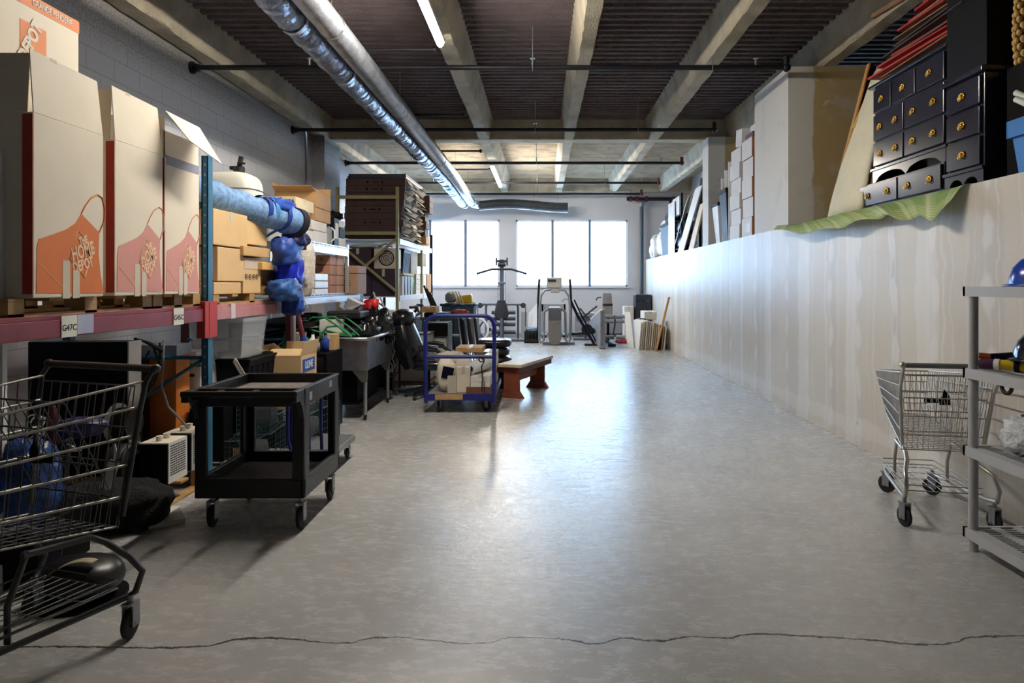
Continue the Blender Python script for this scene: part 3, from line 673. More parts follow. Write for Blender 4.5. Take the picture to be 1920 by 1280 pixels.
# upper shelf load (shelf top z 1.96)
def shelf_item(label, y0, y1, z0, z1, mat, X=-2.5, dep=.35, **k): return carton(label, X-dep, X, y0, y1, z0, z1, mat, **k)
g = 'boxes on the galvanised upper shelf'
shelf_item('low white box at the near end of the galvanised upper shelf', 7.14, 7.48, 1.94, 2.08, m_cardw, group=g)
shelf_item('white box on the low one at the near end of the upper shelf', 7.14, 7.38, 2.083, 2.26, m_cardw, group=g)
shelf_item('white box second along the galvanised upper shelf', 7.5, 7.97, 1.94, 2.09, m_cardw, group=g)
shelf_item('flat pale box on the second white box of the upper shelf', 7.42, 7.95, 2.093, 2.20, pm((206, 196, 184), .6), group=g)
t = carton('cream carton printed 02125A, lying across the white boxes', -2.95, -2.5, 6.95, 7.5, 2.265, 2.39, pm((214, 196, 160), .65), group=g, tape='x')
text('02125A', .055, frameY((-2.6, 6.948, 2.34)), m_ink, 'lettering', t, .0012); obj('label_patch', MB().bx(-2.72, -2.58, 6.947, 6.95, 2.27, 2.305), pm((90, 170, 160), .5), t, True)
carton('brown carton under the open one at the top of the galvanised shelf', -2.95, -2.5, 7.56, 8.1, 2.205, 2.35, m_card2, group=g)
carton('brown carton with open flaps, topmost on the galvanised shelf', -2.95, -2.5, 7.56, 8.1, 2.355, 2.53, m_card2, group=g, flaps={'-y': (70, .12), '+x': (-60, .14), '+y': (20, .1), '-x': (20, .1)})
t = thing('plastic_jug', 'clear curved plastic jug between the boxes on the upper shelf', 'jug', (-2.56, 8.12, 1.94))
obj('jug_body', MB().lathe([(.0, 0), (.06, 0), (.07, .04), (.07, .2), (.05, .24), (.03, .26), (0, .26)], (-2.56, 8.12, 1.94), 18), m_clear, t, True)
obj('handle', MB().tube([(-2.50, 8.12, 2.0), (-2.46, 8.12, 2.04), (-2.46, 8.12, 2.13), (-2.5, 8.12, 2.17)], .01, 8), m_white, t, True)
t = thing('storage_caddy', 'dark blue caddy with a white label on the upper shelf', 'caddy', (-2.65, 8.33, 1.94))
obj('body', MB().bx(-2.8, -2.5, 8.24, 8.44, 1.94, 2.3), m_navy, t, True, .01); obj('label_panel', MB().bx(-2.5, -2.497, 8.28, 8.40, 2.05, 2.24), m_cardw, t, True)
shelf_item('small white box printed with black marks at the far end of the upper shelf', 8.46, 8.72, 1.94, 2.07, m_cardw, group=g)
carton('black box on the marked one at the far end of the upper shelf', -2.8, -2.5, 8.46, 8.70, 2.075, 2.2, m_dark, group=g)
shelf_item('small white box on the black one at the far end of the upper shelf', 8.48, 8.68, 2.205, 2.29, m_cardw, group=g)
one('black_bag', lump((-2.64, 8.58, 2.35), .14, .1, .055, .3, 4, seed=6), m_dark, 'small crumpled black bag on top at the far end of the upper shelf', 'bag')
# lower shelf load (top 1.36)
g = 'boxes on the galvanised lower shelf'
for i, nm in enumerate(('bottom', 'second', 'third', 'top')):
    shelf_item('flat silvery white box, %s of the near stack on the lower shelf' % nm, 7.14+.01*i, 7.5, 1.365+i*.095, 1.455+i*.095, m_cardw, group=g)
for i, nm in enumerate(('bottom', 'second', 'top')):
    shelf_item('shrink-wrapped pale box, %s of the middle stack on the lower shelf' % nm, 7.55, 8.0, 1.365+i*.085, 1.445+i*.085, pm((196, 192, 188), .3), group=g)
for i, nm in enumerate(('bottom', 'second', 'third', 'top')):
    t = carton('reddish brown box with a red emblem, %s of its column on the lower shelf' % nm, -2.86, -2.5, 8.08, 8.34, 1.365+i*.12, 1.48+i*.12, pm((170, 118, 92), .7), group=g)
    obj('emblem', MB().torus((-2.6, 8.078, 1.43+i*.12), .018, .005, 'Y', 10, 4), m_red, t, True)
    carton('reddish brown box, %s of the column behind the emblem boxes' % nm, -2.86, -2.5, 8.38, 8.64, 1.365+i*.12, 1.48+i*.12, pm((190, 150, 128), .7), group=g)
t = carton('brown carton with lines of print and a trademark, at the shelf end', -2.72, -2.37, 8.80, 9.25, 1.365, 1.63, pm((168, 132, 104), .7), group=g)
pr = MB()
for i, (a, b_) in enumerate(((.02, .24), (.05, .22), (.05, .26), (.12, .27), (.12, .27))): pr.bx(-2.72+a, -2.72+b_, 8.797, 8.80, 1.60-.03*i, 1.606-.03*i)
obj('print_lines', pr, m_ink, t, True)
text('Lambert', .035, frameY((-2.55, 8.797, 1.41), math.pi), m_ink, 'lettering', t, .001)
t = carton('flat brown carton with a certification mark, on the printed one', -2.72, -2.37, 8.80, 9.25, 1.635, 1.735, pm((168, 132, 104), .7), group=g)
text('UL', .05, frameY((-2.54, 8.797, 1.685)), m_ink, 'lettering', t, .001); obj('print_square', MB().bx(-2.70, -2.665, 8.797, 8.8, 1.66, 1.71), m_ink, t, True)
t = thing('power_tool', 'small cream and black tool standing on the carton at the shelf end', 'tool', (-2.6, 8.9, 1.735))
obj('body', MB().sph((-2.62, 8.95, 1.82), .05, .05, .08, 12, 8), m_cream, t, True); obj('handle', MB().tube([(-2.62, 8.95, 1.88), (-2.58, 8.95, 1.93), (-2.55, 8.95, 1.88)], .014, 8), m_black, t, True)
obj('base', MB().cyl((-2.6, 8.95, 1.735), (-2.6, 8.95, 1.75), .08), m_black, t, True)

# ================================================================ under the rack
pallet('weathered pallet on the floor under the rack by the heaters', -3.4, -2.5, 4.45, 5.7, 0, .13)
t = thing('appliance_cabinet', 'large navy appliance with a white side panel standing under the rack', 'appliance', (-3.29, 4.93, .13))
obj('shell', MB().bx(-3.65, -2.94, 4.85, 5.0, .13, 1.09), m_navy, t, True, .008); obj('side_panel', MB().bx(-2.94, -2.93, 4.85, 5.0, .13, 1.09), m_white, t, True)
t = thing('wooden_cabinet', 'orange-brown wooden cabinet with a grey top and dangling cables', 'cabinet', (-2.84, 5.3, .13))
obj('case', MB().bx(-2.95, -2.75, 5.14, 5.34, .13, .96), pm((200, 116, 50), .45, 0, .3, 5), t, True, .004)
obj('side', MB().bx(-3.03, -2.951, 5.14, 5.34, .13, .96), pm((90, 44, 20), .5, 0, .2), t, True)
obj('top', MB().bx(-3.03, -2.74, 5.13, 5.35, .96, 1.04), pm((150, 160, 180), .5), t, True, .003)
for k, P in enumerate(([(-2.9, 5.1, 1.05), (-2.86, 5.05, 1.0), (-2.80, 5.02, .9), (-2.84, 5.0, .76), (-2.92, 5.02, .72), (-2.97, 5.05, .85), (-2.93, 5.1, 1.0)],
                       [(-2.85, 5.1, 1.06), (-2.82, 5.05, .95), (-2.86, 5.02, .8), (-2.93, 5.0, .62), (-2.92, 4.98, .45), (-2.9, 4.96, .3)],
                       [(-2.82, 5.1, 1.08), (-2.78, 5.02, .95), (-2.78, 5.0, .75), (-2.72, 4.98, .6), (-2.62, 4.98, .5), (-2.58, 4.99, .44)])):
    one('power_cable', MB().tube(P, .008, 7), m_black if k != 2 else m_grey, ('looped black cable hanging on the wooden cabinet', 'black cable dropping straight down the wooden cabinet', 'grey cable running from the wooden cabinet down to the heater')[k], 'cable')
one('bent_steel_rod', MB().tube([(-3.0, 5.05, .7), (-3.0, 5.05, 1.1), (-2.9, 5.05, 1.06), (-2.8, 5.05, 1.0)], .014, 6), m_black, 'black angled bracket leaning against the wooden cabinet', 'bracket')
def heater(label, x, y, z, rz=0):
    t = thing('space_heater', label, 'heater', (x, y, z), rz, 'white space heaters')
    obj('housing', MB().bx(-.1, .095, -.12, .12, 0, .27), m_navy, t, bevel=.006); obj('face_plate', MB().bx(.095, .102, -.122, .122, 0, .275), m_white, t)
    obj('top_cover', MB().bx(-.1, .1, -.122, .122, .27, .28), m_cream, t)
    gb = MB()
    for i in range(13):
        for j in range(9): gb.bx(.1015, .1035, -.1+j*.0225, -.084+j*.0225, .05+i*.0165, .058+i*.0165)
    obj('grille', gb, m_ink, t)
    for a in (-.05, .04): obj('knob', MB().cyl((0, a, .28), (0, a, .315), .02, .024), m_cream, t)
    return t
heater('white space heater with dark side and two knobs, nearer of the two', -2.65, 4.79, .13)
heater('white space heater with two knobs, half behind the utility cart leg', -2.66, 5.12, .13)
t = thing('blower_drum', 'black round blower housing beside the nearer heater', 'blower', (-2.84, 4.6, .13))
obj('drum', MB().lathe([(.02, -.07), (.12, -.07), (.14, -.04), (.14, .04), (.12, .07), (.02, .07)], (-2.86, 4.66, .275), 26, axis='X'), m_black, t, True)
obj('flange', MB().torus((-2.79, 4.66, .275), .13, .014, 'X', 26, 6), m_ink, t, True)
t = thing('blower_drum', 'second black drum with white flange above the blower housing', 'blower', (-2.84, 4.75, .42))
obj('drum', MB().cyl((-2.95, 4.75, .53), (-2.83, 4.75, .53), .11, n=24), m_black, t, True); obj('flange', MB().cyl((-2.96, 4.75, .53), (-2.94, 4.75, .53), .14, n=24), m_white, t, True)
one('black_mat', lump((-2.66, 4.25, .13), .33, .22, .13, .18, 3, pw=.7, seed=4), pm((18, 18, 22), .95, 0, .4, 30, 1, 80), 'rolled shaggy black floor mat on the floor before the heaters', 'mat')
one('white_offcut', MB().bx(-2.5, -2.3, 4.2, 4.5, .0, .03, rz=.6), m_cardw, 'white board offcut on the floor by the pallet', 'board')
t = carton('white carton with handle hole printed KOHLER under the rack', -2.95, -2.72, 5.45, 5.75, .5, .92, m_cardw, tape=None)
text('KOHLER', .035, frameY((-2.78, 5.447, .85)), m_navy, 'lettering', t, .001); obj('handle_hole', MB().sph((-2.79, 5.449, .77), .025, .004, .014), m_ink, t, True)
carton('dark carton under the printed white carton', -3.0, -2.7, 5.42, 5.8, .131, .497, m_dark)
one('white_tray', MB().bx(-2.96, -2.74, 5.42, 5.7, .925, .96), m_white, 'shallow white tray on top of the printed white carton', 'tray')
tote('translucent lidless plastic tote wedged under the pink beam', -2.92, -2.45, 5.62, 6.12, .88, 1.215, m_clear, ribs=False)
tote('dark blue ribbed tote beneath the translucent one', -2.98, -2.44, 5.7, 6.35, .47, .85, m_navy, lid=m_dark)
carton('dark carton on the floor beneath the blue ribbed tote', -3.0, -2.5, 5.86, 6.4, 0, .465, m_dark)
t = thing('paper_pile', 'loose heap of white papers beside the blue post', 'papers', (-2.62, 5.42, .5))
for k in range(7):
    a = random.uniform(-.4, .4); obj('sheet', MB().bx(-2.68, -2.45, 5.27, 5.42, .60+k*.006, .603+k*.006, rz=a, rx=random.uniform(-.04, .04)), m_cardw, t, True)
carton('low dark carton carrying the heap of papers', -2.7, -2.45, 5.26, 5.43, .131, .59, m_dark)
one('curled_plastic', MB().grid(lambda u, v: (-2.45+.04*u+.12*v, 5.42, .68+.2*(1-v)+.03*math.sin(u*3)), 6, 8), m_cardw, 'curled white plastic strip standing in the paper heap', 'strip', solid=.004)
t = carton('open tan shipping box with a blue printed label', -2.5, -2.2, 6.25, 6.68, .35, .84, m_tan, flaps={'-y': (-50, .09), '+x': (12, .13), '+y': (5, .1), '-x': (55, .14)})
obj('label_print', MB().bx(-2.20, -2.197, 6.29, 6.62, .68, .80), pm((28, 84, 170), .5), t, True)
text('ULINE', .095, frameX((-2.196, 6.455, .74)), m_white, 'lettering', t, .003, .85)
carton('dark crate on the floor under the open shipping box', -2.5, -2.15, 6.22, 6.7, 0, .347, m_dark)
# cage traps
def cage(label, x, y, z, rz, L=.7, w=.26, h=.28):
    t = thing('cage_trap', label, 'cage', (x, y, z), rz, 'wire cage traps'); r = .0022; m_ = pm((70, 96, 100), .4, .5)
    fr = MB()
    for sx in (-1, 1):
        for z_ in (0, h): fr.cyl((sx*w/2, -L/2, z_+.004), (sx*w/2, L/2, z_+.004), .004, n=5)
    for sy in (-1, 1):
        for z_ in (0, h): fr.cyl((-w/2, sy*L/2, z_+.004), (w/2, sy*L/2, z_+.004), .004, n=5)
        for sx in (-1, 1): fr.cyl((sx*w/2, sy*L/2, 0), (sx*w/2, sy*L/2, h), .004, n=5)
    obj('frame', fr, m_, t); ms = MB(); n1 = int(L/.04)
    for i in range(n1+1):
        y_ = -L/2+L*i/n1; ms.bx(-w/2-r/2, -w/2+r/2, y_-r/2, y_+r/2, 0, h).bx(w/2-r/2, w/2+r/2, y_-r/2, y_+r/2, 0, h).bx(-w/2, w/2, y_-r/2, y_+r/2, h-r, h)
    for i in range(8):
        z_ = h*i/7; ms.bx(-w/2-r/2, -w/2+r/2, -L/2, L/2, z_-r/2, z_+r/2).bx(w/2-r/2, w/2+r/2, -L/2, L/2, z_-r/2, z_+r/2).bx(-w/2, w/2, -L/2-r/2, -L/2+r/2, z_-r/2, z_+r/2)
        x_ = -w/2+w*i/7; ms.bx(x_-r/2, x_+r/2, -L/2-r/2, -L/2+r/2, 0, h).bx(x_-r/2, x_+r/2, -L/2, L/2, h-r, h)
    obj('mesh', ms, m_, t); obj('trap_door', MB().bx(-w/2+.01, w/2-.01, -.02, -.015, .02, h-.03, rx=.5), m_galv, t); obj('handle', MB().torus((0, 0, h), .05, .004, 'Y', 10, 5, 0, math.pi), m_, t)
    return t
cage('wire cage trap on the floor behind the utility cart, lowest', -2.35, 5.62, 0, 0)
cage('wire cage trap stacked on top of another behind the utility cart', -2.33, 5.72, .29, .12, .55)
cage('wire cage trap standing further back behind the utility cart', -2.02, 5.95, 0, -.1, .7, .26, .42)
# blue-tube platform truck glimpsed through the cart
t = thing('platform_truck', 'low platform truck with dark blue tube rails behind the utility cart', 'cart', (-1.78, 5.75, 0))
m_bt = pm((24, 26, 100), .4, 0, .1)
obj('deck', MB().bx(-1.98, -1.62, 5.3, 5.95, .14, .19), m_galv, t, True, .004)
for x in (-1.95, -1.82, -1.72, -1.65):
    obj('tube', MB().tube([(x, 5.35, .2), (x, 5.33, .4), (x, 5.33, .62)], .014, 8), m_bt, t, True)
obj('tube', MB().tube([(-1.97, 5.3, .62), (-1.97, 5.3, .3), (-1.95, 5.3, .22), (-1.9, 5.3, .2), (-1.65, 5.3, .2)], .015, 8), m_bt, t, True)
for x in (-1.93, -1.67):
    for y in (5.38, 5.88):
        q = caster(t, 0, 0, 0, .045); q.matrix_basis = Matrix.Translation(Vector((x, y, 0))-t.location)
# tall narrow panel at the left edge
t = thing('tall_board', 'tall narrow cream panel with a black edge standing at the left border', 'panel', (-2.61, 3.3, 0))
obj('panel', MB().bx(-2.70, -2.625, 3.28, 3.31, 0, 2.15), m_cream, t, True, .003); obj('edge_strip', MB().bx(-2.624, -2.606, 3.28, 3.31, 0, 2.15), m_black, t, True)
obj('edge_trim', MB().bx(-2.605, -2.59, 3.28, 3.31, 0, 2.15), m_white, t, True)
# ================================================================ black utility cart
m_plast = pm((15, 16, 19), .42, 0, .25, 12, .25, 50)
t = thing('utility_cart', 'black two-shelf plastic utility cart standing in front of the rack', 'cart', (-1.77, 4.42, 0))
x0, x1, y0, y1 = -2.10, -1.435, 4.13, 4.85
def tray(z0, z1, floor_z, name):
    b = MB()
    for a in ((x0, x0+.03, y0, y1), (x1-.03, x1, y0, y1), (x0, x1, y0, y0+.03), (x0, x1, y1-.03, y1)): b.bx(*a, z0, z1)
    b.bx(x0+.02, x1-.02, y0+.02, y1-.02, floor_z, floor_z+.015)
    return obj(name, b, m_plast, t, True, .006)
tp = tray(.755, .868, .79, 'top_tray'); tray(.2, .32, .235, 'bottom_tray')
hd = MB().bx(x0-.015, x1+.005, 3.99, 4.02, .835, .87).bx(x0-.015, x0+.03, 4.0, 4.14, .80, .868).bx(x1-.04, x1, 4.0, 4.14, .80, .868)
for a in (-1.93, -1.72): hd.bx(a-.02, a+.02, 4.0, 4.14, .83, .86)
obj('handle', hd, m_plast, t, True, .008)
for xx in (x0, x1-.03):
    obj('bracket', MB().prism([(4.02, .84), (4.14, .84), (4.14, .66), (4.10, .76), (4.05, .81)], .03, 'YZ', xx), m_plast, t, True)
for xx, s in ((x0, 1), (x1, -1)):
    for yy, q in ((y0, 1), (y1, -1)):
        p_ = MB().bx(min(xx, xx+s*.075), max(xx, xx+s*.075), min(yy, yy+q*.03), max(yy, yy+q*.03), .3, .77).bx(min(xx, xx+s*.03), max(xx, xx+s*.03), min(yy, yy+q*.10), max(yy, yy+q*.10), .3, .77)
        obj('leg', p_, m_plast, t, True, .008)
for xx, yy in ((x0+.07, y0+.09), (x1-.04, y0+.06), (x0+.07, y1-.09), (x1-.04, y1-.08)):
    q = caster(t, 0, 0, 0, .062, .03); q.matrix_basis = Matrix.Translation(Vector((xx, yy, .0))-t.location) @ Matrix.Diagonal((1, 1, 1.1, 1))
for a, b_, c in ((4.62, .80, .84), (4.22, .78, .83)): obj('sticker', MB().bx(x1, x1+.002, a, a+.05, b_, c), pm((170, 170, 165), .6), t, True)
obj('dust', MB().bx(x0+.06, x1-.06, 4.2, 4.8, .8055, .8065), pm((110, 104, 98), .9, 0, .3, 14), t, True)

# ================================================================ shopping carts
def shopping_cart(label, loc, rz, h=1.0, wr=.54, L=.92, wire=m_chrome, tube=m_chrome, hm=None, dense=1.0, nose_w=.40, zb=.47, ztop=.93, hy=-.10, ky=-.075, rr=.0042, rm=None):
    """origin on the floor between the rear wheels; +y is the nose"""
    t = thing('shopping_cart', label, 'cart', loc, rz, None); W2, N2 = wr/2, nose_w/2; hm = hm or tube
    zr0, zr1 = ztop, ztop-.09; zn0 = zb-.02; zn1 = zb+.09
    yr, yn = .0, L
    def sidept(s, u, v): # u along length, v up
        w_ = W2+(N2-W2)*u; zt = zr0+(zr1-zr0)*u; zbm = zn0+(zn1-zn0)*u; w_ -= (1-v)*.045
        y = yr+(yn-yr)*u + (1-v)*(.10*(1-u)-.10*u)
        return Vector((s*w_, y, zbm+(zt-zbm)*v))
    r = .0028; bk = MB(); rim = MB()
    for s in (-1, 1):
        rim.tube([sidept(s, 0, 1), sidept(s, 1, 1)], .006, 6).tube([sidept(s, 0, 0), sidept(s, 1, 0)], .005, 6)
        for v in (.2, .42, .62, .82): rim.tube([sidept(s, 0, v), sidept(s, 1, v)], rr, 5)
        n = int(26*dense)
        for i in range(n+1): bk.tube([sidept(s, i/n, 0), sidept(s, i/n, 1)], r*.8, 4)
    for u in (1,):
        rim.tube([sidept(-1, u, 1), sidept(1, u, 1)], .006, 6).tube([sidept(-1, u, 0), sidept(1, u, 0)], .005, 6)
        for v in (.25, .5, .75): rim.tube([sidept(-1, u, v), sidept(1, u, v)], .004, 5)
        n = int(13*dense)
        for i in range(n+1): bk.tube([sidept(-1, u, 0).lerp(sidept(1, u, 0), i/n), sidept(-1, u, 1).lerp(sidept(1, u, 1), i/n)], r*.8, 4)
    obj('basket_rim', rim, rm or wire, t); obj('basket_side_wires', bk, wire, t)
    fl = MB(); n = int(14*dense)
    for i in range(n+1): fl.tube([sidept(-1, 0, 0).lerp(sidept(1, 0, 0), i/n), sidept(-1, 1, 0).lerp(sidept(1, 1, 0), i/n)], r, 4)
    m_ = int(22*dense)
    for i in range(m_+1): fl.tube([sidept(-1, i/m_, 0), sidept(1, i/m_, 0)], r, 4)
    obj('basket_floor', fl, wire, t)
    gt = MB(); n = int(15*dense)
    for i in range(n+1):
        a = -W2+.03+(wr-.06)*i/n; gt.tube([(a, .10, zb-.02), (a*1.0, .02, ztop-.02)], r*.9, 4)
    for v in (0, .2, .45, .7, 1): gt.tube([(-W2+.03, .10-.08*v, zb-.02+(ztop-zb)*v), (W2-.03, .10-.08*v, zb-.02+(ztop-zb)*v)], .004, 5)
    obj('rear_gate', gt, wire, t)
    cs = MB(); n = int(11*dense)
    for i in range(n+1):
        a = -W2+.07+(wr-.14)*i/n; cs.tube([(a, .09, zb+.1), (a, .30, ztop-.05)], r*.9, 4)
    for v in (0, .35, .7, 1): cs.tube([(-W2+.07, .09+.21*v, zb+.1+(ztop-.05-zb-.1)*v), (W2-.07, .09+.21*v, zb+.1+(ztop-.05-zb-.1)*v)], .0045, 5)
    obj('child_seat', cs, wire, t)
    obj('seat_flap', MB().bx(-.06, .04, .215, .222, zb+.26, zb+.29).prism([(.02, zb+.25), (.09, zb+.25), (.085, zb+.31), (.055, zb+.35)], .008, 'XZ', .205), m_dark, t, label='black strap and buckle')
    # handle and its brackets
    obj('handle', MB().cyl((-W2-.02, hy, h), (W2+.02, hy, h), .016, n=14), hm, t)
    for s in (-1, 1):
        obj('handle_bracket', MB().tube([(s*(W2+.015), hy, h), (s*(W2+.01), hy+.04, h-.05), (s*(W2-.0), .02, ztop-.12), (s*(W2-.03), .08, zb+.02)], .011, 8).sph((s*(W2+.02), hy, h), .021), tube, t)
        # side frame tube: under the basket, knee out behind, forward along the floor
        P = [(s*.17, .42, zb-.03), (s*.19, .16, zb-.05), (s*.20, .10, zb-.09), (s*W2*.93, ky+.055, .34), (s*W2*.97, ky, .26), (s*W2*.97, ky+.035, .185), (s*W2*.9, .06, .17), (s*.17, .62, .15), (s*.14, L-.1, .15)]
        obj('frame_tube', MB().tube(P, .0135, 10), tube, t)
        obj('front_strut', MB().tube([(s*.17, .40, zb-.02), (s*.165, .47, .3), (s*.165, .47, .16)], .012, 8), tube, t)
    rk = MB()
    for z_, e in ((.20, 0), (.235, .0)): rk.tube([(-.22, .06, z_), (.22, .06, z_), (.17, .74, z_), (-.17, .74, z_)], .004, 5, True)
    for i in range(9): rk.tube([(-.2+.05*i, .06, .2), (-.16+.04*i, .74, .2)], .003, 4)
    for i in range(4): rk.tube([(-.21+.01*i, .2+.15*i, .2), (.21-.01*i, .2+.15*i, .2)], .003, 4)
    obj('lower_rack', rk, wire, t)
    for x, y, yw in ((-W2*.95, ky+.055, .35), (W2*.95, ky+.055, .25), (-.15, L-.16, .7), (.15, L-.16, .9)): caster(t, x, y, 0, .062, .026, yw)
    return t
m_darkwire = pm((92, 92, 92), .32, .8, .15)
m_wire = pm((186, 182, 174), .3, .9, .1, 10)
shopping_cart('chrome shopping cart parked against the right wall behind the plastic shelf', (2.50, 4.20, 0), R_(-11), 1.005, .53, .86, m_wire, m_wire, pm((120, 124, 124), .5), 1.0, .36, .47, .95)
shopping_cart('dark wire shopping cart cut off by the left edge, nose towards the camera', (-2.00, 3.04, 0), R_(162), 1.13, .60, 1.05, m_darkwire, pm((74, 74, 76), .4, .6), pm((70, 62, 62), .35), .7, .44, .50, 1.08, -.04, .0, .0062, pm((150, 148, 142), .35, .6))
t = thing('white_tag', 'torn white paper tag hanging on the dark cart basket corner', 'tag', (-1.85, 2.95, .62))
obj('tag', MB().grid(lambda u, v: (-1.86+.05*u-.04*v, 2.93, .74-.12*v+.01*math.sin(u*5)), 4, 6), m_white, t, True, solid=.002)
obj('string', MB().tube([(-1.835, 2.935, .74), (-1.83, 2.935, .78), (-1.84, 2.94, .81)], .006, 6), m_white, t, True)
# load of the left cart
t = thing('plastic_bucket', 'dark bucket full of white clothes hangers behind the dark cart', 'bucket', (-2.72, 3.65, .0))
obj('bucket', MB().lathe([(.0, .0), (.14, .0), (.17, .36), (.18, .37), (.175, .39), (.16, .38), (.14, .03), (0, .03)], (-2.72, 3.66, .28), 24), m_navy, t, True)
obj('stand', MB().bx(-2.9, -2.54, 3.5, 3.85, 0, .278), m_dark, t, True, .01)
def hanger(label, x, y, z, rz):
    t = thing('clothes_hanger', label, 'hanger', (x, y, z), rz, 'white clothes hangers')
    obj('hook', MB().torus((0, 0, .16), .03, .005, 'Y', 14, 6, -1.2, math.pi), m_white, t)
    obj('frame', MB().tube([(0, 0, .13), (0, 0, .1), (-.17, 0, .0), (.17, 0, .0), (0, 0, .1)], .006, 6), m_white, t)
for i, (x, y) in enumerate(((-2.64, 3.62), (-2.70, 3.66), (-2.76, 3.70))):
    hanger('white clothes hanger poking out of the dark bucket, %s' % ('rightmost', 'middle one', 'leftmost')[i], x, y, .60, .5+.35*i)
one('spray_can', MB().lathe([(0, 0), (.03, 0), (.03, .15), (.012, .18), (.012, .2), (0, .2)], (-2.56, 3.58, .66), 14), m_red, 'thin red-capped can standing among the clothes hangers', 'can')
for i, (c, r3, mt, lb) in enumerate((((-2.55, 3.39, .51), (.13, .13, .205), pm((30, 66, 130), .3, 0, .5, 18, .6, 25), 'crumpled blue plastic bag full of bottles in the dark cart'),
        ((-2.82, 3.3, .60), (.1, .12, .16), pm((180, 186, 200), .3, 0, .4, 14, .5, 25), 'crumpled clear plastic bag at the left of the dark cart'),
        ((-2.45, 3.62, .74), (.12, .08, .05), pm((44, 40, 96), .4, 0, .3), 'violet plastic pouch lying on the dark bucket'))):
    one('plastic_bag', lump(c, *r3, .25, 4, seed=10+i), mt, lb, 'bag')
t = thing('tall_bin', 'narrow navy bin with slanted foot seen through the dark cart wires', 'bin', (-2.56, 3.38, 0))
obj('bin_body', MB().hexa([(-2.66, 3.29, 0), (-2.44, 3.29, 0), (-2.44, 3.47, 0), (-2.66, 3.47, 0)], [(-2.68, 3.27, .3), (-2.42, 3.27, .3), (-2.42, 3.49, .3), (-2.68, 3.49, .3)]), m_navy, t, True, .02)
t = thing('hard_hat', 'black hard hat with a pale perforated strip lying on the floor under the dark cart', 'helmet', (-2.2, 3.26, 0))
sh = lump((-2.2, 3.26, .10), .19, .16, .098, .05, 2, pw=.95, seed=3)
obj('shell', sh, pm((26, 26, 28), .35, 0, .2), t, True); obj('brim', MB().cyl((-2.2, 3.26, .0), (-2.2, 3.26, .012), .2, n=28), m_dark, t, True)
obj('perforated_strip', MB().grid(lambda u, v: (-2.2+.14*math.cos(2.5-u*1.9), 3.12+.05*v+.04*u, .06+.155*math.sin(.35+u*1.6)), 10, 3), pm((170, 160, 130), .5), t, True, solid=.004)

# ================================================================ steel sink and its load
m_sink = pm((150, 150, 158), .33, .85, .3, 5, .15, 14)
t = thing('utility_sink', 'large stainless steel tub sink on tapered legs heaped with junk', 'sink', (-2.3, 8.05, 0))
x0, x1, y0, y1, zr, zb = -2.46, -1.90, 7.46, 8.68, .90, .55
tb = MB()
tb.bx(x0, x1, y0, y0+.012, zb, zr).bx(x0, x1, y1-.012, y1, zb, zr).bx(x0, x0+.012, y0, y1, zb, zr).bx(x1-.012, x1, y0, y1, zb, zr).bx(x0, x1, y0, y1, zb, zb+.012)
obj('tub', tb, m_sink, t, True, .006)
obj('rolled_rim', MB().tube([(x0-.02, y0-.03, zr), (x1, y0-.03, zr), (x1+.03, y0, zr), (x1+.03, y1, zr), (x1, y1+.03, zr), (x0-.02, y1+.03, zr)], .019, 10, True), m_steel, t, True)
for lx, ly in ((x1-.04, y0+.06), (x1-.04, y1-.06), (x0+.06, y0+.06), (x0+.06, y1-.06)):
    lg = obj('leg', MB().cyl((lx, ly, .06), (lx, ly, zb-.1), .021, .024, 14).cyl((lx, ly, zb-.1), (lx, ly, zb), .028, .03, 14), m_steel, t, True)
    g1 = obj('gusset', MB().prism([(lx-.14, zb), (lx+.03, zb), (lx+.025, zb-.13), (lx-.03, zb-.13)], .012, 'XZ', ly-.03), m_steel, t, True)
    obj('foot', MB().cyl((lx, ly, 0), (lx, ly, .06), .017, .021, 12), m_black, t, True)
obj('under_shelf', MB().bx(x0, x1-.1, y0+.1, y1, .16, .18), m_dark, t, True)
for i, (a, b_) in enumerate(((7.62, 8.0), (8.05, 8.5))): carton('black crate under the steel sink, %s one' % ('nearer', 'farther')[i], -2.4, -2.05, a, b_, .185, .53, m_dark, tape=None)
def pipe_loop(pts, r=.011): return MB().tube(pts, r, 8)
t = thing('tree_stand', 'green tubular stand legs lying across the near end of the sink', 'stand', (-2.42, 7.6, .92))
for j in range(4):
    y = 7.48+.13*j; dx = .07*j
    obj('tube_leg', MB().tube([(-2.10+dx*.4, y, .93), (-2.35+dx, y, .95), (-2.55+dx, y+.02, 1.0), (-2.60+dx, y+.03, 1.07), (-2.52+dx, y+.03, 1.13), (-2.38+dx, y+.02, 1.13), (-2.22+dx*.9, y, 1.03), (-2.08+dx*.7, y, .92)], .011, 8), m_green, t, True)
obj('tube_leg', MB().tube([(-2.42, 7.45, .92), (-2.34, 7.46, 1.03), (-2.22, 7.5, 1.04), (-2.1, 7.56, .93)], .012, 8), m_green, t, True)
carton('white carton tucked under the green stand legs', -2.5, -2.26, 7.62, 8.1, .925, 1.10, m_cardw, ).rotation_euler = (0, 0, .1)
for i, (c, r3, lb) in enumerate((((-2.14, 8.05, .90), (.24, .32, .19), 'big glossy black rubbish bag heaped in the sink'), ((-2.06, 8.42, .96), (.2, .24, .22), 'glossy black rubbish bag piled at the back end of the sink'), ((-2.4, 8.25, .92), (.2, .26, .16), 'flattened black rubbish bag behind the green stand legs'))):
    one('rubbish_bag', lump((c[0], c[1], c[2]), *r3, .28, 4, 30, 18, seed=20+i), pm((20, 20, 26), .16, 0, .3), lb, 'bag')
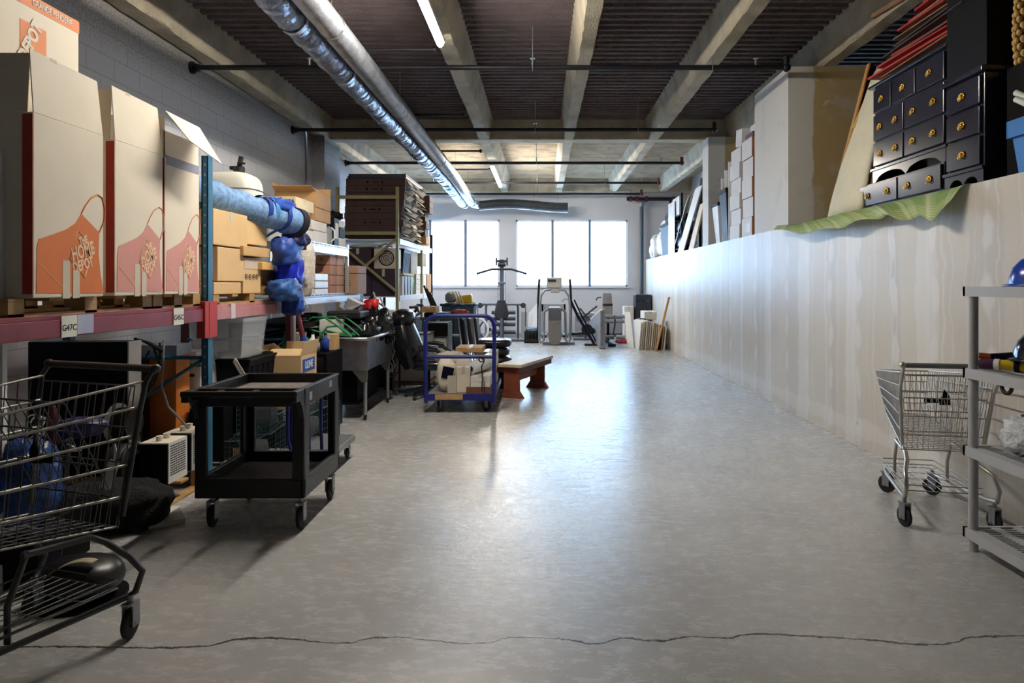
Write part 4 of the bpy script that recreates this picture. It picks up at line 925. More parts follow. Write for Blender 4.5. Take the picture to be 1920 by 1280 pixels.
one('clear_bag', lump((-1.98, 8.6, .98), .1, .12, .14, .35, 5, seed=31), pm((70, 74, 96), .15, 0, .4, 14), 'shiny translucent bag edge at the far corner of the sink', 'bag')
t = thing('tool_case', 'flat black tool case lying across the sink in front of the bags', 'case', (-2.3, 7.9, 1.09))
obj('case', MB().bx(-2.44, -2.06, 7.75, 8.2, 1.10, 1.19), m_black, t, True, .02); obj('handle', MB().tube([(-2.33, 7.75, 1.14), (-2.33, 7.70, 1.14), (-2.2, 7.70, 1.14), (-2.2, 7.75, 1.14)], .01, 7), m_black, t, True)
t = thing('plastic_planter', 'white square planter tipped over on the black bags', 'planter', (-2.28, 8.3, 1.26))
obj('planter_body', MB().hexa([(-2.44, 8.4, 1.2), (-2.32, 8.36, 1.18), (-2.32, 8.5, 1.18), (-2.44, 8.5, 1.2)], [(-2.36, 8.32, 1.33), (-2.18, 8.30, 1.25), (-2.18, 8.5, 1.25), (-2.36, 8.5, 1.33)]), m_white, t, True, .006)
for i, (a, h_) in enumerate(((0, 1), (.09, .95))):
    one('steel_rod', MB().tube([(-1.98+a, 8.75, .86), (-2.16+a*1.0, 8.8, 1.38*h_), (-2.17+a, 8.8, 1.39*h_)], .013, 8), m_steel, 'slanted bare metal leg rising from the black bags, %s of two' % ('left', 'right')[i], 'leg', 'slanted metal legs')
t = thing('storage_crate', 'dark red crate standing behind the sink', 'crate', (-2.45, 9.4, 0))
obj('crate_body', MB().bx(-2.62, -2.50, 9.33, 9.6, .9, 1.36).bx(-2.62, -2.3, 9.35, 9.6, 0, .9), m_red, t, True, .01)
t = thing('fuel_can', 'red plastic fuel can behind the sink', 'can', (-2.42, 9.5, .905))
obj('can_body', MB().sph((-2.39, 9.5, 1.1), .09, .1, .19, 16, 10, pw=.6), pm((200, 20, 24), .35), t, True); obj('spout', MB().cyl((-2.39, 9.5, 1.28), (-2.33, 9.5, 1.35), .02), m_black, t, True)
one('orange_cup', MB().lathe([(0, 0), (.04, 0), (.055, .13), (.05, .13), (.035, .01), (0, .01)], (-2.05, 8.40, 1.185), 16), pm((220, 50, 40), .4), 'small orange-red plastic cup on the bags near the fuel can', 'cup')
# junk on the mid-height ledge between rack and sink
junk = [((-2.42, 6.95, .8), .05, .2, m_green, 'dark green glass bottle behind the open shipping box'), ((-2.36, 7.05, .8), .04, .18, m_white, 'white plastic bottle behind the open shipping box'),
        ((-2.30, 6.98, .8), .035, .14, m_grey, 'grey squat bottle behind the open shipping box'), ((-2.24, 7.08, .8), .04, .17, m_blue, 'blue plastic bottle beside the steel sink')]
one('side_table', MB().bx(-2.7, -2.15, 6.85, 7.38, .76, .798).bx(-2.7, -2.66, 6.85, 7.38, 0, .76).bx(-2.19, -2.15, 6.85, 7.38, 0, .76), m_dark, 'small dark side table between the open box and the sink', 'table')
for c, r, h, mt, lb in junk:
    t = thing('bottle', lb, 'bottle', c); obj('bottle_body', MB().lathe([(0, 0), (r, 0), (r, h*.7), (r*.4, h*.85), (r*.4, h), (0, h)], (0, 0, 0), 14), mt, t); obj('cap', MB().cyl((0, 0, h), (0, 0, h+.02), r*.45), m_black, t)
for i, (x, c) in enumerate(((-2.52, pm((190, 150, 96), .6)), (-2.47, m_white), (-2.6, m_green))):
    one('book', MB().bx(x-.02, x+.02, 6.9, 7.1, .80, 1.0, ry=.1*i), c, ('tan book', 'white book', 'green book')[i]+' standing on the dark side table', 'book')
carton('small tan carton on the dark side table beside the blue bottle', -2.30, -2.17, 7.18, 7.34, .8, .97, m_card)
t = thing('umbrella', 'rolled umbrella with red top and blue bottom leaning at the rack post', 'umbrella', (-2.35, 6.78, .8))
obj('canopy', MB().tube([(-2.35, 6.84, .80), (-2.39, 6.84, .97)], .028, 10), pm((28, 56, 180), .5), t, True); obj('canopy_top', MB().tube([(-2.39, 6.84, .97), (-2.44, 6.84, 1.2)], [.028, .022], 10), m_red, t, True)
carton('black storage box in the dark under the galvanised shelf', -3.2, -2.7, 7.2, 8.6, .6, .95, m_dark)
for i in range(5):
    one('cable_coil', MB().torus((-2.62-.04*i, 7.35+.26*i, 1.1+.02*(i % 2)), .08, .014, 'Z', 18, 6).torus((-2.62-.04*i, 7.35+.26*i, 1.125+.02*(i % 2)), .07, .014, 'Z', 18, 6), [m_black, m_ink, m_dark, m_black, m_grey][i],
        'coil of cable under the galvanised shelf, %s from the camera' % ordn[i], 'cable', 'cable coils under the shelf')
one('low_shelving', MB().bx(-3.3, -2.5, 7.2, 8.7, 1.03, 1.08).bx(-3.3, -3.26, 7.2, 8.7, 0, 1.03).bx(-2.56, -2.52, 7.2, 7.24, 0, 1.03), m_dark, 'dark shelf board holding the cable coils', 'shelf')
# wire rack edge behind the sink
t = thing('wire_rack', 'tall black wire rack with dangling chains behind the steel sink', 'rack', (-1.95, 8.95, 0))
for x, y in ((-2.0, 8.85), (-1.92, 8.85), (-2.0, 9.25), (-1.92, 9.25)):
    obj('post', MB().cyl((x, y, .09), (x, y, 1.12), .013, n=8), m_black, t, True)
for z in (.3, .62, .95): obj('shelf_frame', MB().tube([(-2.0, 8.85, z), (-1.92, 8.85, z), (-1.92, 9.25, z), (-2.0, 9.25, z)], .007, 6, True), m_black, t, True)
for x, y in ((-1.96, 8.87), (-1.96, 9.2)):
    q = caster(t, 0, 0, 0, .04, .02); q.matrix_basis = Matrix.Translation(Vector((x, y, 0))-t.location)
for k in range(3):
    one('chain', MB().tube([(-1.97+.03*k+.018*math.sin(i*1.7+k), 8.82, .94-.045*i) for i in range(14)], [.006+.004*(i % 2) for i in range(14)], 6), m_steel, 'thin steel chain hanging on the wire rack, %s of three' % ('left', 'middle', 'right')[k], 'chain', 'chains on the wire rack')

# ================================================================ far rack with long brown cartons
m_yp = pm((164, 156, 110), .5, 0, .1, 6); m_bw = pm((222, 226, 230), .4, 0, .05)
t = thing('pallet_rack', 'tall rack with olive posts and crossed braces beyond the sink, holding long brown cartons', 'rack', (-3, 13.5, 0))
for (x, y, h) in ((-2.52, 11.8, 3.18), (-3.56, 11.8, 3.18), (-2.52, 14.2, 3.18), (-3.56, 14.2, 3.18), (-2.50, 15.35, 2.6), (-3.56, 15.35, 2.6)):
    obj('post', MB().bx(x, x+.05, y, y+.06, 0, h), m_yp if y < 15 else m_navy, t, True, .003)
for z in (3.0, 2.375): obj('frame_rail', MB().bx(-3.56, -2.5, 11.79, 11.82, z-.03, z+.03), m_yp, t, True)
for a, b_ in (((-2.5, 2.28), (-3.2, 1.66)), ((-3.45, 2.16), (-2.5, 1.36)), ((-3.5, 1.1), (-2.5, .3))): obj('brace', MB().cyl((a[0], 11.78, a[1]), (b_[0], 11.78, b_[1]), .026, n=6), m_yp, t, True)
obj('brace', MB().cyl((-2.55, 14.15, .5), (-3.5, 14.15, 1.2), .02, n=6), m_yp, t, True)
for z in (2.19, 1.195):
    for y0, y1 in ((11.87, 14.2), (14.26, 15.35)):
        obj('beam', MB().bx(-2.50, -2.46, y0, y1, z, z+.1), m_bw, t, True, .003); obj('beam', MB().bx(-3.56, -3.52, y0, y1, z, z+.1), m_bw, t, True, .003)
    obj('deck', MB().bx(-3.52, -2.5, 11.9, 15.35, z+.07, z+.09), m_bw, t, True)
g = 'long brown cartons stacked on the far rack'
z = 2.30; nm9 = ['bottom', 'second', 'third', 'fourth', 'fifth', 'sixth', 'seventh', 'eighth', 'ninth', 'tenth']
for i in range(9):
    h_ = (.10, .115, .115, .115, .12, .115, .12, .12, .125)[i]; sx = (-.02, .0, .03, -.01, .02, .04, .05, .06, .07)[i]
    t = thing('long_carton', 'long dark brown flat carton, %s from the bottom of the tall stack' % nm9[i], 'box', (-2.95+sx, 12.9, z), group=g)
    x0, x1 = -3.44+sx*.4, -2.44+sx
    obj('body', MB().bx(x0, x1, 11.92, 13.7, z, z+h_-.004), m_brown, t, True, .004)
    if i % 2 == 0 or i > 5:
        obj('print_mark', MB().bx(-3.12+sx, -3.09+sx, 11.917, 11.92, z+.04, z+.075).bx(-2.86+sx, -2.83+sx, 11.917, 11.92, z+.04, z+.075).bx(-3.03+sx, -2.91+sx, 11.917, 11.92, z+.05, z+.062), m_dark, t, True)
    for k, (ya, a) in enumerate(((12.0, .3), (12.6, .7), (13.2, .5))):
        w_ = .07*(1+.4*math.sin(i*2.1+k)); dz = .05*math.sin(i*1.3+k*2)
        obj('end_flap', MB().add([(x1, ya, z+.01), (x1, ya+.5, z+.01), (x1+w_, ya+.46, z+.02+dz), (x1+w_, ya+.05, z+.02+dz)], [(0, 1, 2, 3)]).add([(x1, ya, z+h_-.01), (x1, ya+.5, z+h_-.01), (x1+w_*.8, ya+.46, z+h_-.05+dz), (x1+w_*.8, ya+.05, z+h_-.05+dz)], [(0, 1, 2, 3)]), pm((200, 184, 156), .7), t, True, solid=.004)
    z += h_
for i, (c, lb) in enumerate(((pm((50, 56, 78), .5), 'dark blue flat panel lying on top of the brown carton stack'), (pm((74, 66, 72), .6), 'grey-brown flat panel, topmost of the brown carton stack'))):
    one('flat_board', MB().bx(-3.38+.02*i, -2.36, 11.9, 13.6, z, z+.035), c, lb, 'panel'); z += .038
for i in range(4): carton('small brown carton in the short stack behind the long ones, %s' % ('bottom', 'second', 'third', 'top')[i], -2.72, -2.32-.02*(i % 2), 13.75, 14.18, 2.30+.155*i, 2.45+.155*i, m_brown if i else m_card2, group='small brown cartons on the far rack')
for i in range(3): carton('small high brown carton resting on the short stack, %s' % ('bottom', 'middle', 'top')[i], -2.7, -2.25, 13.75, 14.18, 2.925+.12*i, 3.04+.12*i, m_brown, group='small brown cartons on the far rack')
for i in range(5): carton('olive-tan flat carton at the far end of the rack, %s' % ('bottom', 'second', 'third', 'fourth', 'top')[i], -2.95, -2.5, 14.4, 15.1, 2.285+.075*i, 2.355+.075*i, pm((150, 134, 96), .7), group='flat tan cartons at the rack end')
carton('white box beside the olive-tan cartons at the rack end', -2.62, -2.5, 15.12, 15.32, 2.285, 2.55, m_cardw)
# level below
for i, (x0, x1, z0, z1) in enumerate(((-3.45, -2.98, 1.29, 1.76), (-2.97, -2.56, 1.29, 1.76), (-3.45, -2.98, 1.765, 2.12))):
    carton('dark purple-brown carton under the long ones, %s' % ('lower left', 'lower right', 'upper left')[i], x0, x1, 11.95, 13.2, z0, z1, pm((62, 48, 66), .7), group='dark cartons on the far rack middle level')
t = thing('fan_unit', 'white square fan unit with a round grille on the far rack', 'fan', (-2.72, 12.05, 1.77))
obj('housing', MB().bx(-2.93, -2.53, 11.95, 12.3, 1.765, 2.12), m_cream, t, True, .01)
obj('fan_ring', MB().torus((-2.71, 11.945, 1.95), .125, .012, 'Y', 26, 6).torus((-2.71, 11.945, 1.95), .09, .006, 'Y', 26, 6).torus((-2.71, 11.945, 1.95), .05, .006, 'Y', 20, 6), m_ink, t, True)
bl = MB()
for k in range(7): a = k*2*math.pi/7; bl.tube([(-2.71, 11.945, 1.95), (-2.71+.12*math.cos(a), 11.945, 1.95+.12*math.sin(a))], .007, 5)
obj('fan_spokes', bl, m_grey, t, True)
one('white_sheet', lump((-3.12, 12.2, 2.165), .3, .22, .035, .3, 3, seed=40), m_white, 'crumpled white sheeting under the long brown cartons', 'sheet')
one('bent_steel_rod', MB().tube([(-2.85, 11.93, 2.15), (-2.72, 11.93, 2.2), (-2.6, 11.93, 2.14)], .014, 6), m_steel, 'bent bright steel bracket above the fan unit', 'bracket')
tote('dark grey lidded tote on the far rack beside the fan unit', -2.95, -2.5, 12.45, 13.1, 1.70, 2.12, m_navy, lid=m_ink)
one('tan_board', MB().bx(-2.95, -2.48, 12.3, 13.3, 1.655, 1.695), m_tan, 'tan board under the dark grey lidded tote', 'board')
for i in range(7):
    one('ring_binder', MB().bx(-2.9, -2.5, 12.3+.14*i, 12.3+.14*i+.1, 1.29, 1.64), m_white if i % 2 == 0 else m_navy, '%s binder in the row under the tote, %s from the camera' % (('white', 'navy')[i % 2], ('nearest', 'second', 'third', 'fourth', 'fifth', 'sixth', 'farthest')[i]), 'binder', 'binders on the far rack')
one('green_bag', lump((-2.6, 13.42, 1.5), .09, .13, .21, .15, 3, seed=44), pm((86, 150, 60), .5, 0, .2), 'bright green bag beside the binder row', 'bag')
for i in range(4): carton('small white carton on the lower level by the green bag, %s' % ('bottom', 'second', 'third', 'top')[i], -2.75, -2.5, 13.65, 14.1, 1.29+.1*i, 1.385+.1*i, m_cardw, group='small white cartons by the green bag')
carton('brown carton standing at the far end of the lower rack level', -2.75, -2.47, 14.75, 15.3, 1.29, 1.72, m_card2)
carton('white carton beside the brown one on the lower rack level', -2.75, -2.48, 14.35, 14.7, 1.29, 1.7, m_cardw)
carton('pale grey carton on the middle level behind the lidded tote', -2.8, -2.52, 13.2, 13.9, 1.70, 2.15, pm((156, 148, 136), .7))
one('thin_board', MB().bx(-2.8, -2.5, 13.58, 13.9, 1.69, 1.7), m_tan, 'thin tan board under the pale grey carton', 'board')
carton('olive carton hanging over under the upper beam at the rack end', -2.75, -2.48, 14.3, 14.7, 1.87, 2.15, pm((134, 124, 84), .7))
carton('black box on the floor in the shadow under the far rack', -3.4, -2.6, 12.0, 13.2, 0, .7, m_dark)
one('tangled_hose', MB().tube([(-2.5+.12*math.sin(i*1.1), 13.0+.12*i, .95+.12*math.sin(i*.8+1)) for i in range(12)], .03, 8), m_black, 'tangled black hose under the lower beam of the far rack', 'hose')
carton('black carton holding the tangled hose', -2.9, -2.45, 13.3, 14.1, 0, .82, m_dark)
# ================================================================ cream draped box on a dolly
t = thing('wooden_dolly', 'low wooden dolly on casters beside the office chair', 'dolly', (-1.8, 9.75, 0))
obj('deck', MB().bx(-2.06, -1.55, 9.42, 10.1, .10, .14), pm((140, 90, 60), .7, 0, .2), t, True, .004)
for x in (-2.0, -1.62):
    for y in (9.5, 10.0):
        q = caster(t, 0, 0, 0, .034, .02); q.matrix_basis = Matrix.Translation(Vector((x, y, 0))-t.location)
t = thing('fabric_hamper', 'cream fabric-sided box standing on the wooden dolly', 'box', (-1.8, 9.75, .142))
b = MB().grid(lambda u, v: (0, 0, 0), 1, 1); b = MB()
b.hexa([(-2.04, 9.45, .143), (-1.56, 9.45, .143), (-1.56, 10.05, .143), (-2.04, 10.05, .143)], [(-2.0, 9.46, .80), (-1.58, 9.46, .80), (-1.58, 10.04, .80), (-2.0, 10.04, .80)])
obj('fabric_body', b, pm((190, 186, 180), .8, 0, .1, 4, .4, 9), t, True, .02); obj('top_edge', MB().tube([(-2.0, 9.46, .8), (-1.58, 9.46, .8), (-1.58, 10.04, .8), (-2.0, 10.04, .8)], .014, 6, True), m_ink, t, True)
one('pink_board', MB().bx(-1.98, -1.9, 9.55, 9.6, .83, 1.12, ry=-.12), pm((180, 130, 130), .6), 'pinkish board end standing on the cream box', 'board')
carton('white and red carton behind the cream box', -2.3, -2.1, 9.7, 10.0, .9, 1.12, m_cardw)
carton('dark trunk under the white and red carton', -2.5, -2.1, 9.65, 10.3, 0, .895, m_dark)
# ================================================================ office chair
t = thing('office_chair', 'high-backed black leather office chair facing the platform truck', 'chair', (-1.62, 9.0, 0))
m_lth = pm((24, 25, 32), .22, 0, .15)
obj('backrest', MB().tube([(-1.66, 9.05, .42), (-1.73, 9.05, .6), (-1.80, 9.05, .8), (-1.84, 9.05, .98)], [.15, .19, .18, .14], 16).xf(Matrix.Translation((0, 9.05, 0)) @ Matrix.Diagonal((1, 1.5, 1, 1)) @ Matrix.Translation((0, -9.05, 0))), m_lth, t, True)
obj('headrest', MB().sph((-1.82, 9.05, 1.04), .15, .24, .13, 20, 12, pw=.85), m_lth, t, True)
obj('lumbar_cushion', MB().sph((-1.74, 9.05, .80), .10, .2, .13, 18, 10, pw=.85), m_lth, t, True)
obj('seat', MB().sph((-1.45, 9.05, .44), .27, .26, .075, 22, 10, pw=.6), m_lth, t, True)
for s in (-1, 1):
    a = obj('armrest', MB().tube([(-1.68, 9.05+s*.28, .56), (-1.55, 9.05+s*.29, .66), (-1.35, 9.05+s*.29, .65), (-1.24, 9.05+s*.28, .57), (-1.26, 9.05+s*.26, .46)], .026, 10), m_black, t, True)
    obj('arm_pad', MB().tube([(-1.58, 9.05+s*.29, .68), (-1.45, 9.05+s*.29, .69), (-1.33, 9.05+s*.29, .67)], .03, 10), m_lth, t, True)
obj('gas_lift', MB().cyl((-1.5, 9.05, .1), (-1.5, 9.05, .38), .03), m_black, t, True)
for k in range(5):
    a = .5+k*2*math.pi/5; e = (-1.5+.3*math.cos(a), 9.05+.3*math.sin(a))
    lg = obj('base_arm', MB().tube([(-1.5, 9.05, .13), (e[0], e[1], .085)], [.032, .02], 8), m_black, t, True)
    obj('wheel', MB().cyl((e[0]-.02, e[1], .03), (e[0]+.02, e[1], .03), .03, n=14), m_black, t, True)

# ================================================================ blue platform truck and load
m_bl = pm((22, 30, 112), .4, 0, .2, 14)
t = thing('platform_truck', 'platform truck with bright blue tubular handle loaded with bags and boxes', 'cart', (-.95, 8.7, 0))
x0, x1, y0, y1 = -1.33, -.56, 7.92, 9.3
obj('deck', MB().bx(x0, x1, y0, y1, .175, .215), pm((120, 116, 108), .7, 0, .25, 9), t, True, .004)
obj('deck_edge', MB().bx(x0-.012, x1+.012, y0-.02, y0, .15, .225).bx(x1, x1+.012, y0, y1, .15, .225).bx(x0-.012, x0, y0, y1, .15, .225), m_bl, t, True)
obj('deck_board', MB().bx(x0+.1, x0+.42, y0-.024, y0-.02, .16, .222), m_wood, t, True, label='bare wood patch')
hp = [(x0-.01, y0, .12), (x0-.015, y0, .95)]+[(x0-.015+.13-.13*math.cos(a), y0, 1.0+.13*math.sin(a)) for a in [math.pi/2*i/6 for i in range(7)]]
hp += [(-x+(x0+x1), y, z) for x, y, z in reversed(hp)]
obj('handle', MB().tube(hp, .024, 12), m_bl, t, True); obj('crossbar', MB().cyl((x0, y0, .655), (x1, y0, .655), .022, n=12), m_bl, t, True)
for x, y, yw in ((x0+.12, y0+.1, .3), (x1-.08, y0+.12, .9), (x0+.12, y1-.1, 0), (x1-.08, y1-.1, 0)):
    q = caster(t, 0, 0, 0, .062, .03); q.matrix_basis = Matrix.Translation(Vector((x, y, 0))-t.location) @ Matrix.Rotation(yw, 4, 'Z')
t = thing('cement_bag', 'white printed paper sack with a navy label standing on the platform truck', 'bag', (-1.12, 8.15, .216))
obj('sack', lump((-1.13, 8.15, .42), .11, .09, .2, .12, 3, seed=50), m_cream, t, True); obj('label_print', MB().bx(-1.17, -1.04, 8.05, 8.058, .38, .52, ry=.2), m_navy, t, True)
one('paper_sack', lump((-1.10, 8.3, .60), .17, .12, .07, .3, 4, seed=51), pm((200, 192, 184), .6, 0, .15, 12), 'crumpled white sack lying above the printed one on the platform truck', 'bag')
t = thing('paper_sack', 'plain upright off-white sack in the middle of the platform truck', 'bag', (-.92, 8.2, .216))
obj('sack', lump((-.93, 8.22, .42), .11, .1, .2, .08, 3, pw=.6, seed=52), pm((196, 188, 178), .7, 0, .1), t, True)
carton('narrow cream carton standing in the middle of the platform truck', -1.0, -.84, 8.05, 8.12, .216, .52, m_cream)
one('small_socket_box', MB().bx(-1.10, -1.0, 8.0, 8.06, .22, .42), pm((180, 172, 160), .6), 'little grey-beige box with a dark square leaning at the sacks', 'box')
t = thing('plastic_film_roll', 'roll of clear plastic film lying on the white boxes of the platform truck', 'roll', (-.75, 8.4, .47))
obj('film', MB().tube([(-.84, 8.12, .49), (-.72, 8.42, .52), (-.66, 8.7, .54)], [.07, .085, .08], 18), pm((216, 218, 222), .25, 0, .08), t, True); obj('core', MB().cyl((-.845, 8.105, .49), (-.84, 8.12, .49), .032), m_black, t, True)
for i in range(2): carton('flat white box on the right of the platform truck, %s of two' % ('lower', 'upper')[i], -.83, -.6, 8.0, 8.8, .29+.065*i, .353+.065*i, m_cardw, group='flat white boxes on the platform truck')
one('reddish_brick_slab', MB().bx(-.88, -.58, 7.98, 8.6, .216, .288), pm((110, 70, 60), .8, 0, .3, 14), 'reddish brown slab under the flat white boxes', 'slab')
carton('large white carton at the rear of the platform truck', -.85, -.58, 8.85, 9.25, .216, .62, m_cardw)
carton('brown carton lid with papers on the sacks of the platform truck', -1.05, -.72, 8.35, 8.8, .66, .72, m_card2)
one('tied_cord', MB().tube([(-.70, 7.90, .66), (-.66, 7.89, .6), (-.69, 7.89, .55), (-.68, 7.89, .4), (-.69, 7.9, .25)], .008, 6).torus((-.69, 7.88, .63), .03, .008, 'Y', 14, 6), m_black, 'black cord knotted on the crossbar of the blue truck', 'cord')

# ================================================================ wooden bench
t = thing('wooden_bench', 'low wooden bench with pale plank top and reddish trestle legs', 'bench', (-.20, 9.5, 0), R_(-20))
obj('top', MB().bx(-.17, .17, -.64, .62, .41, .45), pm((214, 200, 170), .5, 0, .15, 7), t, bevel=.004)
m_rw = pm((132, 66, 44), .55, 0, .25, 8)
for y in (-.55, .42):
    lg = obj('leg', MB().bx(-.11, .11, y-.02, y+.02, .09, .34), m_rw, t, bevel=.003)
    obj('foot', MB().prism([(-.17, 0), (.17, 0), (.11, .09), (-.11, .09)], .06, 'XZ', y-.03), m_rw, t); obj('top_support', MB().prism([(-.11, .32), (.11, .32), (.16, .41), (-.16, .41)], .04, 'XZ', y-.02), m_rw, t)
obj('stretcher', MB().bx(-.015, .015, -.55, .42, .2, .28), m_rw, t)
obj('apron', MB().bx(-.16, -.14, -.7, .58, .34, .41).bx(.14, .16, -.7, .58, .34, .41), pm((90, 40, 34), .6), t)

# ================================================================ folding chairs and cushions
m_seat = pm((34, 32, 42), .3, 0, .2)
for k in range(3):
    t = thing('folding_chair', 'folded padded chair leaning upright behind the truck handle, %s of three' % ('left', 'middle', 'right')[k], 'chair', (-1.12+.1*k, 9.95, 0), group='folded padded chairs')
    x = -1.12+.1*k
    obj('back_pad', MB().bx(x-.02, x+.02, 9.7, 10.1, .55, 1.02, ry=-.12), m_seat if k else m_navy, t, True, .015)
    obj('frame', MB().tube([(x+.06, 9.68, 0), (x-.06, 9.68, 1.05), (x-.06, 10.12, 1.05), (x+.06, 10.12, 0)], .012, 8), m_steel, t, True)
for k in range(4):
    t = thing('seat_cushion', 'dark padded seat in the stack behind the bench, %s' % ('bottom', 'second', 'third', 'top')[k], 'cushion', (-.72, 9.9, .2+.125*k), group='stacked dark padded seats')
    obj('pad', MB().sph((-.72+.03*(k % 2), 9.95, .27+.125*k), .26, .24, .062, 22, 8, pw=.5), m_seat, t, True, label=None)
    obj('piping', MB().tube([(-.72+.03*(k % 2)+.245*q(math.cos(a)), 9.95+.225*q(math.sin(a)), .27+.125*k) for a in [i*math.pi/16 for i in range(32)] for q in [lambda v: math.copysign(abs(v)**.5, v)]], .008, 5, True), m_grey, t, True)
carton('dark carton carrying the stacked padded seats', -.95, -.5, 9.75, 10.15, 0, .205, m_dark)
# clutter behind the truck
t = thing('drawer_unit', 'pale drawer unit with black top and silver slatted side behind the chair', 'drawers', (-1.55, 10.4, 0))
obj('case', MB().bx(-1.72, -1.42, 10.2, 10.7, 0, .72), pm((190, 186, 176), .6), t, True, .005); obj('top', MB().bx(-1.75, -1.40, 10.15, 10.75, .72, .92), m_dark, t, True, .005)
obj('slatted_side', MB().bx(-1.40, -1.385, 10.2, 10.28, .3, .9).bx(-1.40, -1.385, 10.36, 10.44, .3, .9).bx(-1.40, -1.385, 10.52, 10.6, .3, .9), m_steel, t, True)
t = thing('green_table', 'dark green table with shelves standing behind the folded chairs', 'table', (-1.6, 11.3, 0)); m_gt = pm((30, 70, 62), .5)
obj('top', MB().bx(-1.95, -1.2, 11.0, 11.6, .92, .96), m_gt, t, True, .004)
for z in (.35, .62): obj('shelf', MB().bx(-1.95, -1.2, 11.0, 11.6, z, z+.03), m_gt, t, True)
for x in (-1.93, -1.24):
    for y in (11.02, 11.56): obj('leg', MB().bx(x, x+.04, y, y+.04, 0, .92), m_gt, t, True)
carton('dark tray box lying on the green table', -1.9, -1.55, 11.05, 11.5, .962, 1.03, m_dark); carton('brown carton at the left of the green table top', -2.0+.05, -1.72, 11.1, 11.5, 1.035, 1.13, m_card2)
one('red_cloth', lump((-1.35, 11.3, 1.02), .14, .12, .055, .3, 4, seed=60), pm((150, 60, 56), .7, 0, .3), 'crumpled red cloth on the green table', 'cloth')
for k in range(3): one('hand_tool', MB().tube([(-1.75-.05*k, 12.0, .9), (-1.98-.05*k, 12.1, 1.35+.06*k)], .018, 8), m_black, 'black tool handle sticking out left of the blue bin, %s' % ('lowest', 'middle one', 'highest')[k], 'tool', 'black tool handles')
carton('dark tool bin holding the black tool handles', -2.0, -1.6, 11.9, 12.4, 0, 1.0, m_dark)
t = thing('rolling_bin', 'big blue-grey plastic bin behind the truck, full of yellow and white things', 'bin', (-1.6, 13, 0)); m_bb = pm((52, 74, 98), .5, 0, .1)
obj('bin_body', MB().hexa([(-1.78, 12.75, .05), (-1.38, 12.75, .05), (-1.38, 13.25, .05), (-1.78, 13.25, .05)], [(-1.86, 12.7, 1.1), (-1.25, 12.7, 1.1), (-1.25, 13.3, 1.1), (-1.86, 13.3, 1.1)]), m_bb, t, True, .02)
obj('rim', MB().tube([(-1.87, 12.69, 1.11), (-1.24, 12.69, 1.11), (-1.24, 13.31, 1.11), (-1.87, 13.31, 1.11)], .025, 8, True), m_bb, t, True); obj('arch_handle', MB().torus((-1.55, 12.68, .9), .22, .02, 'Y', 18, 7, 0, math.pi), m_bb, t, True)
obj('wheel', MB().cyl((-1.8, 13.2, .05), (-1.36, 13.2, .05), .05), m_black, t, True)
t = thing('yellow_bucket', 'bright yellow mop bucket tipped on top of the blue bin', 'bucket', (-1.4, 13, 1.12)); obj('bucket_body', MB().hexa([(-1.62, 12.85, 1.12), (-1.30, 12.85, 1.12), (-1.30, 13.15, 1.12), (-1.62, 13.15, 1.12)], [(-1.58, 12.85, 1.27), (-1.32, 12.85, 1.31), (-1.32, 13.15, 1.31), (-1.58, 13.15, 1.27)]), m_yellow, t, True, .03)
for k in range(3): one('wooden_stick', MB().tube([(-1.46-.05*k, 12.8, 1.13), (-1.56-.05*k, 12.8, 1.36)], .014, 6), m_cream, 'pale wooden slat leaning out of the blue bin, %s' % ('right', 'middle', 'left')[k], 'slat', 'pale slats in the blue bin')
one('grey_bag', lump((-1.72, 12.95, 1.24), .1, .12, .1, .2, 3, seed=61), m_grey, 'grey bag on the left of the blue bin', 'bag')
t = thing('wheelchair_wheel', 'large spoked bicycle wheel standing behind the blue bin', 'wheel', (-1.68, 17.6, 0))
c = Vector((-1.66, 17.4, .33)); obj('tyre', MB().torus(c, .305, .024, 'Y', 36, 8), m_white, t, True); obj('rim', MB().torus(c, .27, .012, 'Y', 36, 6), m_steel, t, True); obj('hub', MB().cyl(c-Vector((0, .05, 0)), c+Vector((0, .05, 0)), .035), m_steel, t, True)
sp = MB()
for k in range(20): a = k*math.pi/10; sp.cyl(c, c+Vector((.27*math.cos(a), 0, .27*math.sin(a))), .003, n=4)
obj('spokes', sp, m_steel, t, True)
one('dark_bicycle_wheel', MB().torus((-1.35, 17.9, .3), .27, .022, 'Y', 30, 7).torus((-1.35, 17.9, .3), .03, .02, 'Y', 12, 6).cyl((-1.35, 17.9, .03), (-1.35, 17.9, .57), .005, n=5).cyl((-1.62, 17.9, .3), (-1.08, 17.9, .3), .005, n=5), m_ink, 'smaller dark spoked wheel behind the large one', 'wheel')

# ================================================================ gym corner
m_gf = pm((92, 100, 112), .4, .3, .1); m_pad = pm((40, 44, 54), .5)
t = thing('multi_gym', 'tall home gym tower with a lat bar below the gap between the windows', 'gym machine', (-1.03, 17.8, 0)); Y = 17.8; X = -1.03
obj('mast', MB().bx(X-.055, X+.055, Y, Y+.1, .05, 2.14), m_gf, t, True, .006); obj('guide_rod', MB().cyl((X-.1, Y, .9), (X-.1, Y, 2.0), .008, n=6), m_steel, t, True); obj('guide_rod', MB().cyl((X+.1, Y, .4), (X+.1, Y, 2.0), .008, n=6), m_steel, t, True)
obj('pulley_head', MB().bx(X-.12, X+.12, Y-.06, Y+.1, 2.06, 2.12).bx(X-.16, X-.12, Y-.05, Y+.05, 1.98, 2.18).bx(X+.12, X+.16, Y-.05, Y+.05, 1.98, 2.18).cyl((X-.1, Y-.02, 2.0), (X+.1, Y-.02, 2.0), .05), m_black, t, True)
obj('lat_bar', MB().tube([(X-.65, Y-.1, 1.76), (X-.25, Y-.1, 1.88), (X+.25, Y-.1, 1.88), (X+.65, Y-.1, 1.76)], .028, 8), m_black, t, True)
